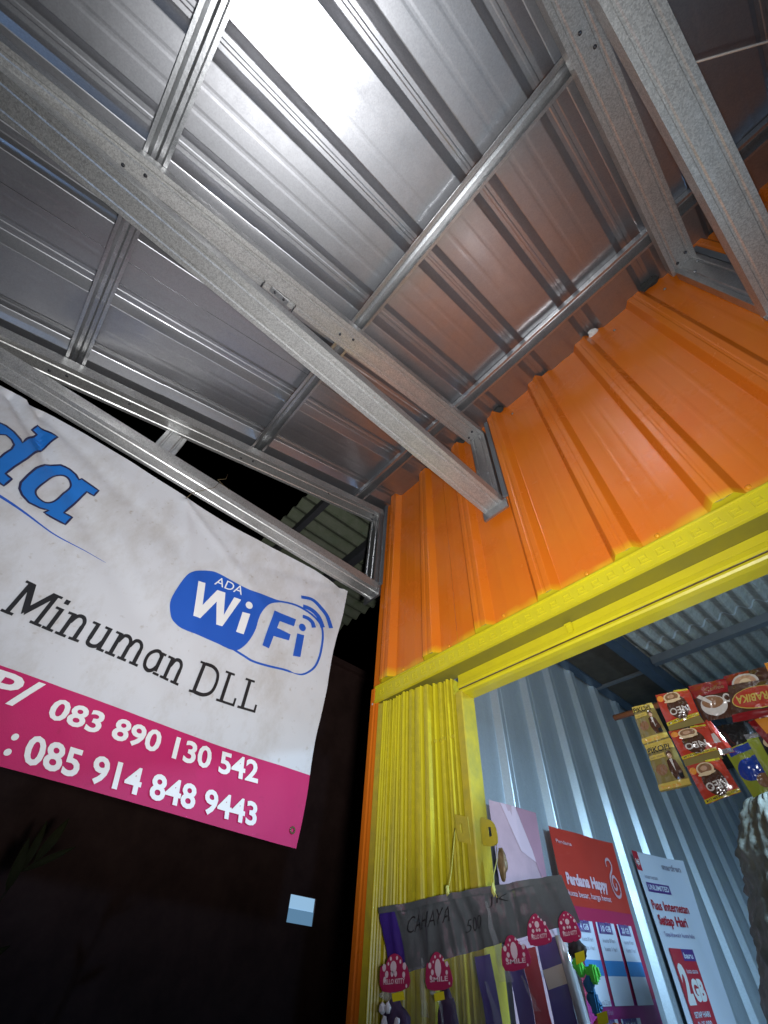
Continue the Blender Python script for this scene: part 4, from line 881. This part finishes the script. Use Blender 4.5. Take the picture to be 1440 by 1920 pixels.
# ================================================================== NEIGHBOUR'S EAVE beyond the left truss
ne_ = thing('neighbour_roof', 'mossy fibre cement roof edge seen through the gap beside the left truss', 'roof', None, (-2.6,1,3.9))
for i in range(3):
    a0 = -1.64-.92*i; 
    def wv(x0, x1):
        k_ = 60; return [(x0+(x1-x0)*j/k_, .022*math.cos(2*math.pi*(x0+(x1-x0)*j/k_)/.13)) for j in range(k_+1)]
    pr = offset_poly(wv(a0-.93, a0), .006)
    sweep('roof_sheet', pr, (2.6,-1,.035), (1,0,0), (0,0,1), (0,1,0), .735, 1.95, m_asbold, ne_, segs=2)
box('timber_rafter', (-4.4+2.6,.83-1,-.075), (-1.62+2.6,.875-1,.0), m_timber, ne_, .004)
box('timber_rafter', (-4.4+2.6,1.32-1,-.110), (-1.62+2.6,1.39-1,-.012), m_timber, ne_, .004)
for xx in (-2.15,-1.75):
    box('roof_post', (xx-.04+2.6,1.8-1,-3.9), (xx+.04+2.6,1.88-1,-.02), m_timber, ne_, .004)
# dark house far left with one lit opening
hs = thing('neighbour_house', 'dark house wall in the night with one small lit opening', 'house', None, (-7.2,3,0))
def hb(n, a, b, m): return fl_box(n, a, b, m, hs, (-7.2,3,0), 0)
y0,y1,z0,z1 = 4.345,4.79,2.245,2.54
hb('wall', (-7.4,-6,0), (-7.0,y0,6.2), m_dark); hb('wall', (-7.4,y1,0), (-7.0,12,6.2), m_dark); hb('wall', (-7.4,y0,0), (-7.0,y1,z0), m_dark); hb('wall', (-7.4,y0,z1), (-7.0,y1,6.2), m_dark)
hb('roof', (-11,-6.4,6.2), (-6.9,12.4,6.32), m_dark)
m_lit = mat('lit_room', (.3,.5,.7), .8, emis=(.33,.56,.80), estr=.85); m_lit2 = mat('lit_room_low', (.1,.2,.3), .8, emis=(.13,.27,.43), estr=.8)
hb('lit_opening', (-7.05,y0,2.392), (-7.03,y1,z1), m_lit); hb('lit_opening', (-7.035,y0,z0), (-7.02,y1,2.392), m_lit2)
# leafy plant
pl = thing('leafy_plant', 'dim green leaf tips of a garden plant below the banner', 'plant', None, (-3.0,.30,0))
PO = Vector((-3.0,.30,0))
tube('stem', [Vector((-3.02,.25,0))-PO, Vector((-3.0,.30,.9))-PO, Vector((-3.0,.36,1.6))-PO, Vector((-3,.395,1.80))-PO], [.02,.014,.008,.004], m_stem, pl)
def leaf(p0, p1, w, bend=.03):
    w *= .62; p0, p1 = Vector(p0), Vector(p1); d = p1-p0; s = d.cross(Vector((1,0,0))).normalized(); vs = []; fs = []; n = 9
    for i in range(n+1):
        t_ = i/n; ww = w*math.sin(math.pi*min(1,t_**.8*.97+.02))**.8; c = p0+d*t_+Vector((bend*math.sin(math.pi*t_),0,0))
        vs += [c-s*ww+Vector((.012,0,0)), c, c+s*ww+Vector((.012,0,0))]
    for i in range(n):
        for k_ in range(2): fs.append((i*3+k_, i*3+k_+1, i*3+k_+4, i*3+k_+3))
    o = mesh_obj('leaf', [v-PO for v in vs], fs, m_leaf, pl, smooth=True)
leaf((-3,.385,1.76),(-3.0,.358,1.95),.035); leaf((-3,.40,1.83),(-2.98,.390,2.02),.028); leaf((-3,.43,1.87),(-2.97,.475,2.045),.036); leaf((-3,.40,1.83),(-2.96,.565,1.945),.024)
leaf((-3,.36,1.55),(-2.9,.22,1.70),.04); leaf((-3,.36,1.5),(-2.95,.50,1.60),.035); leaf((-3,.33,1.2),(-2.9,.15,1.35),.04)
print('objects', len(bpy.data.objects), 'tris', sum(len(p.vertices)-2 for o in bpy.data.objects if o.type=='MESH' for p in o.data.polygons))
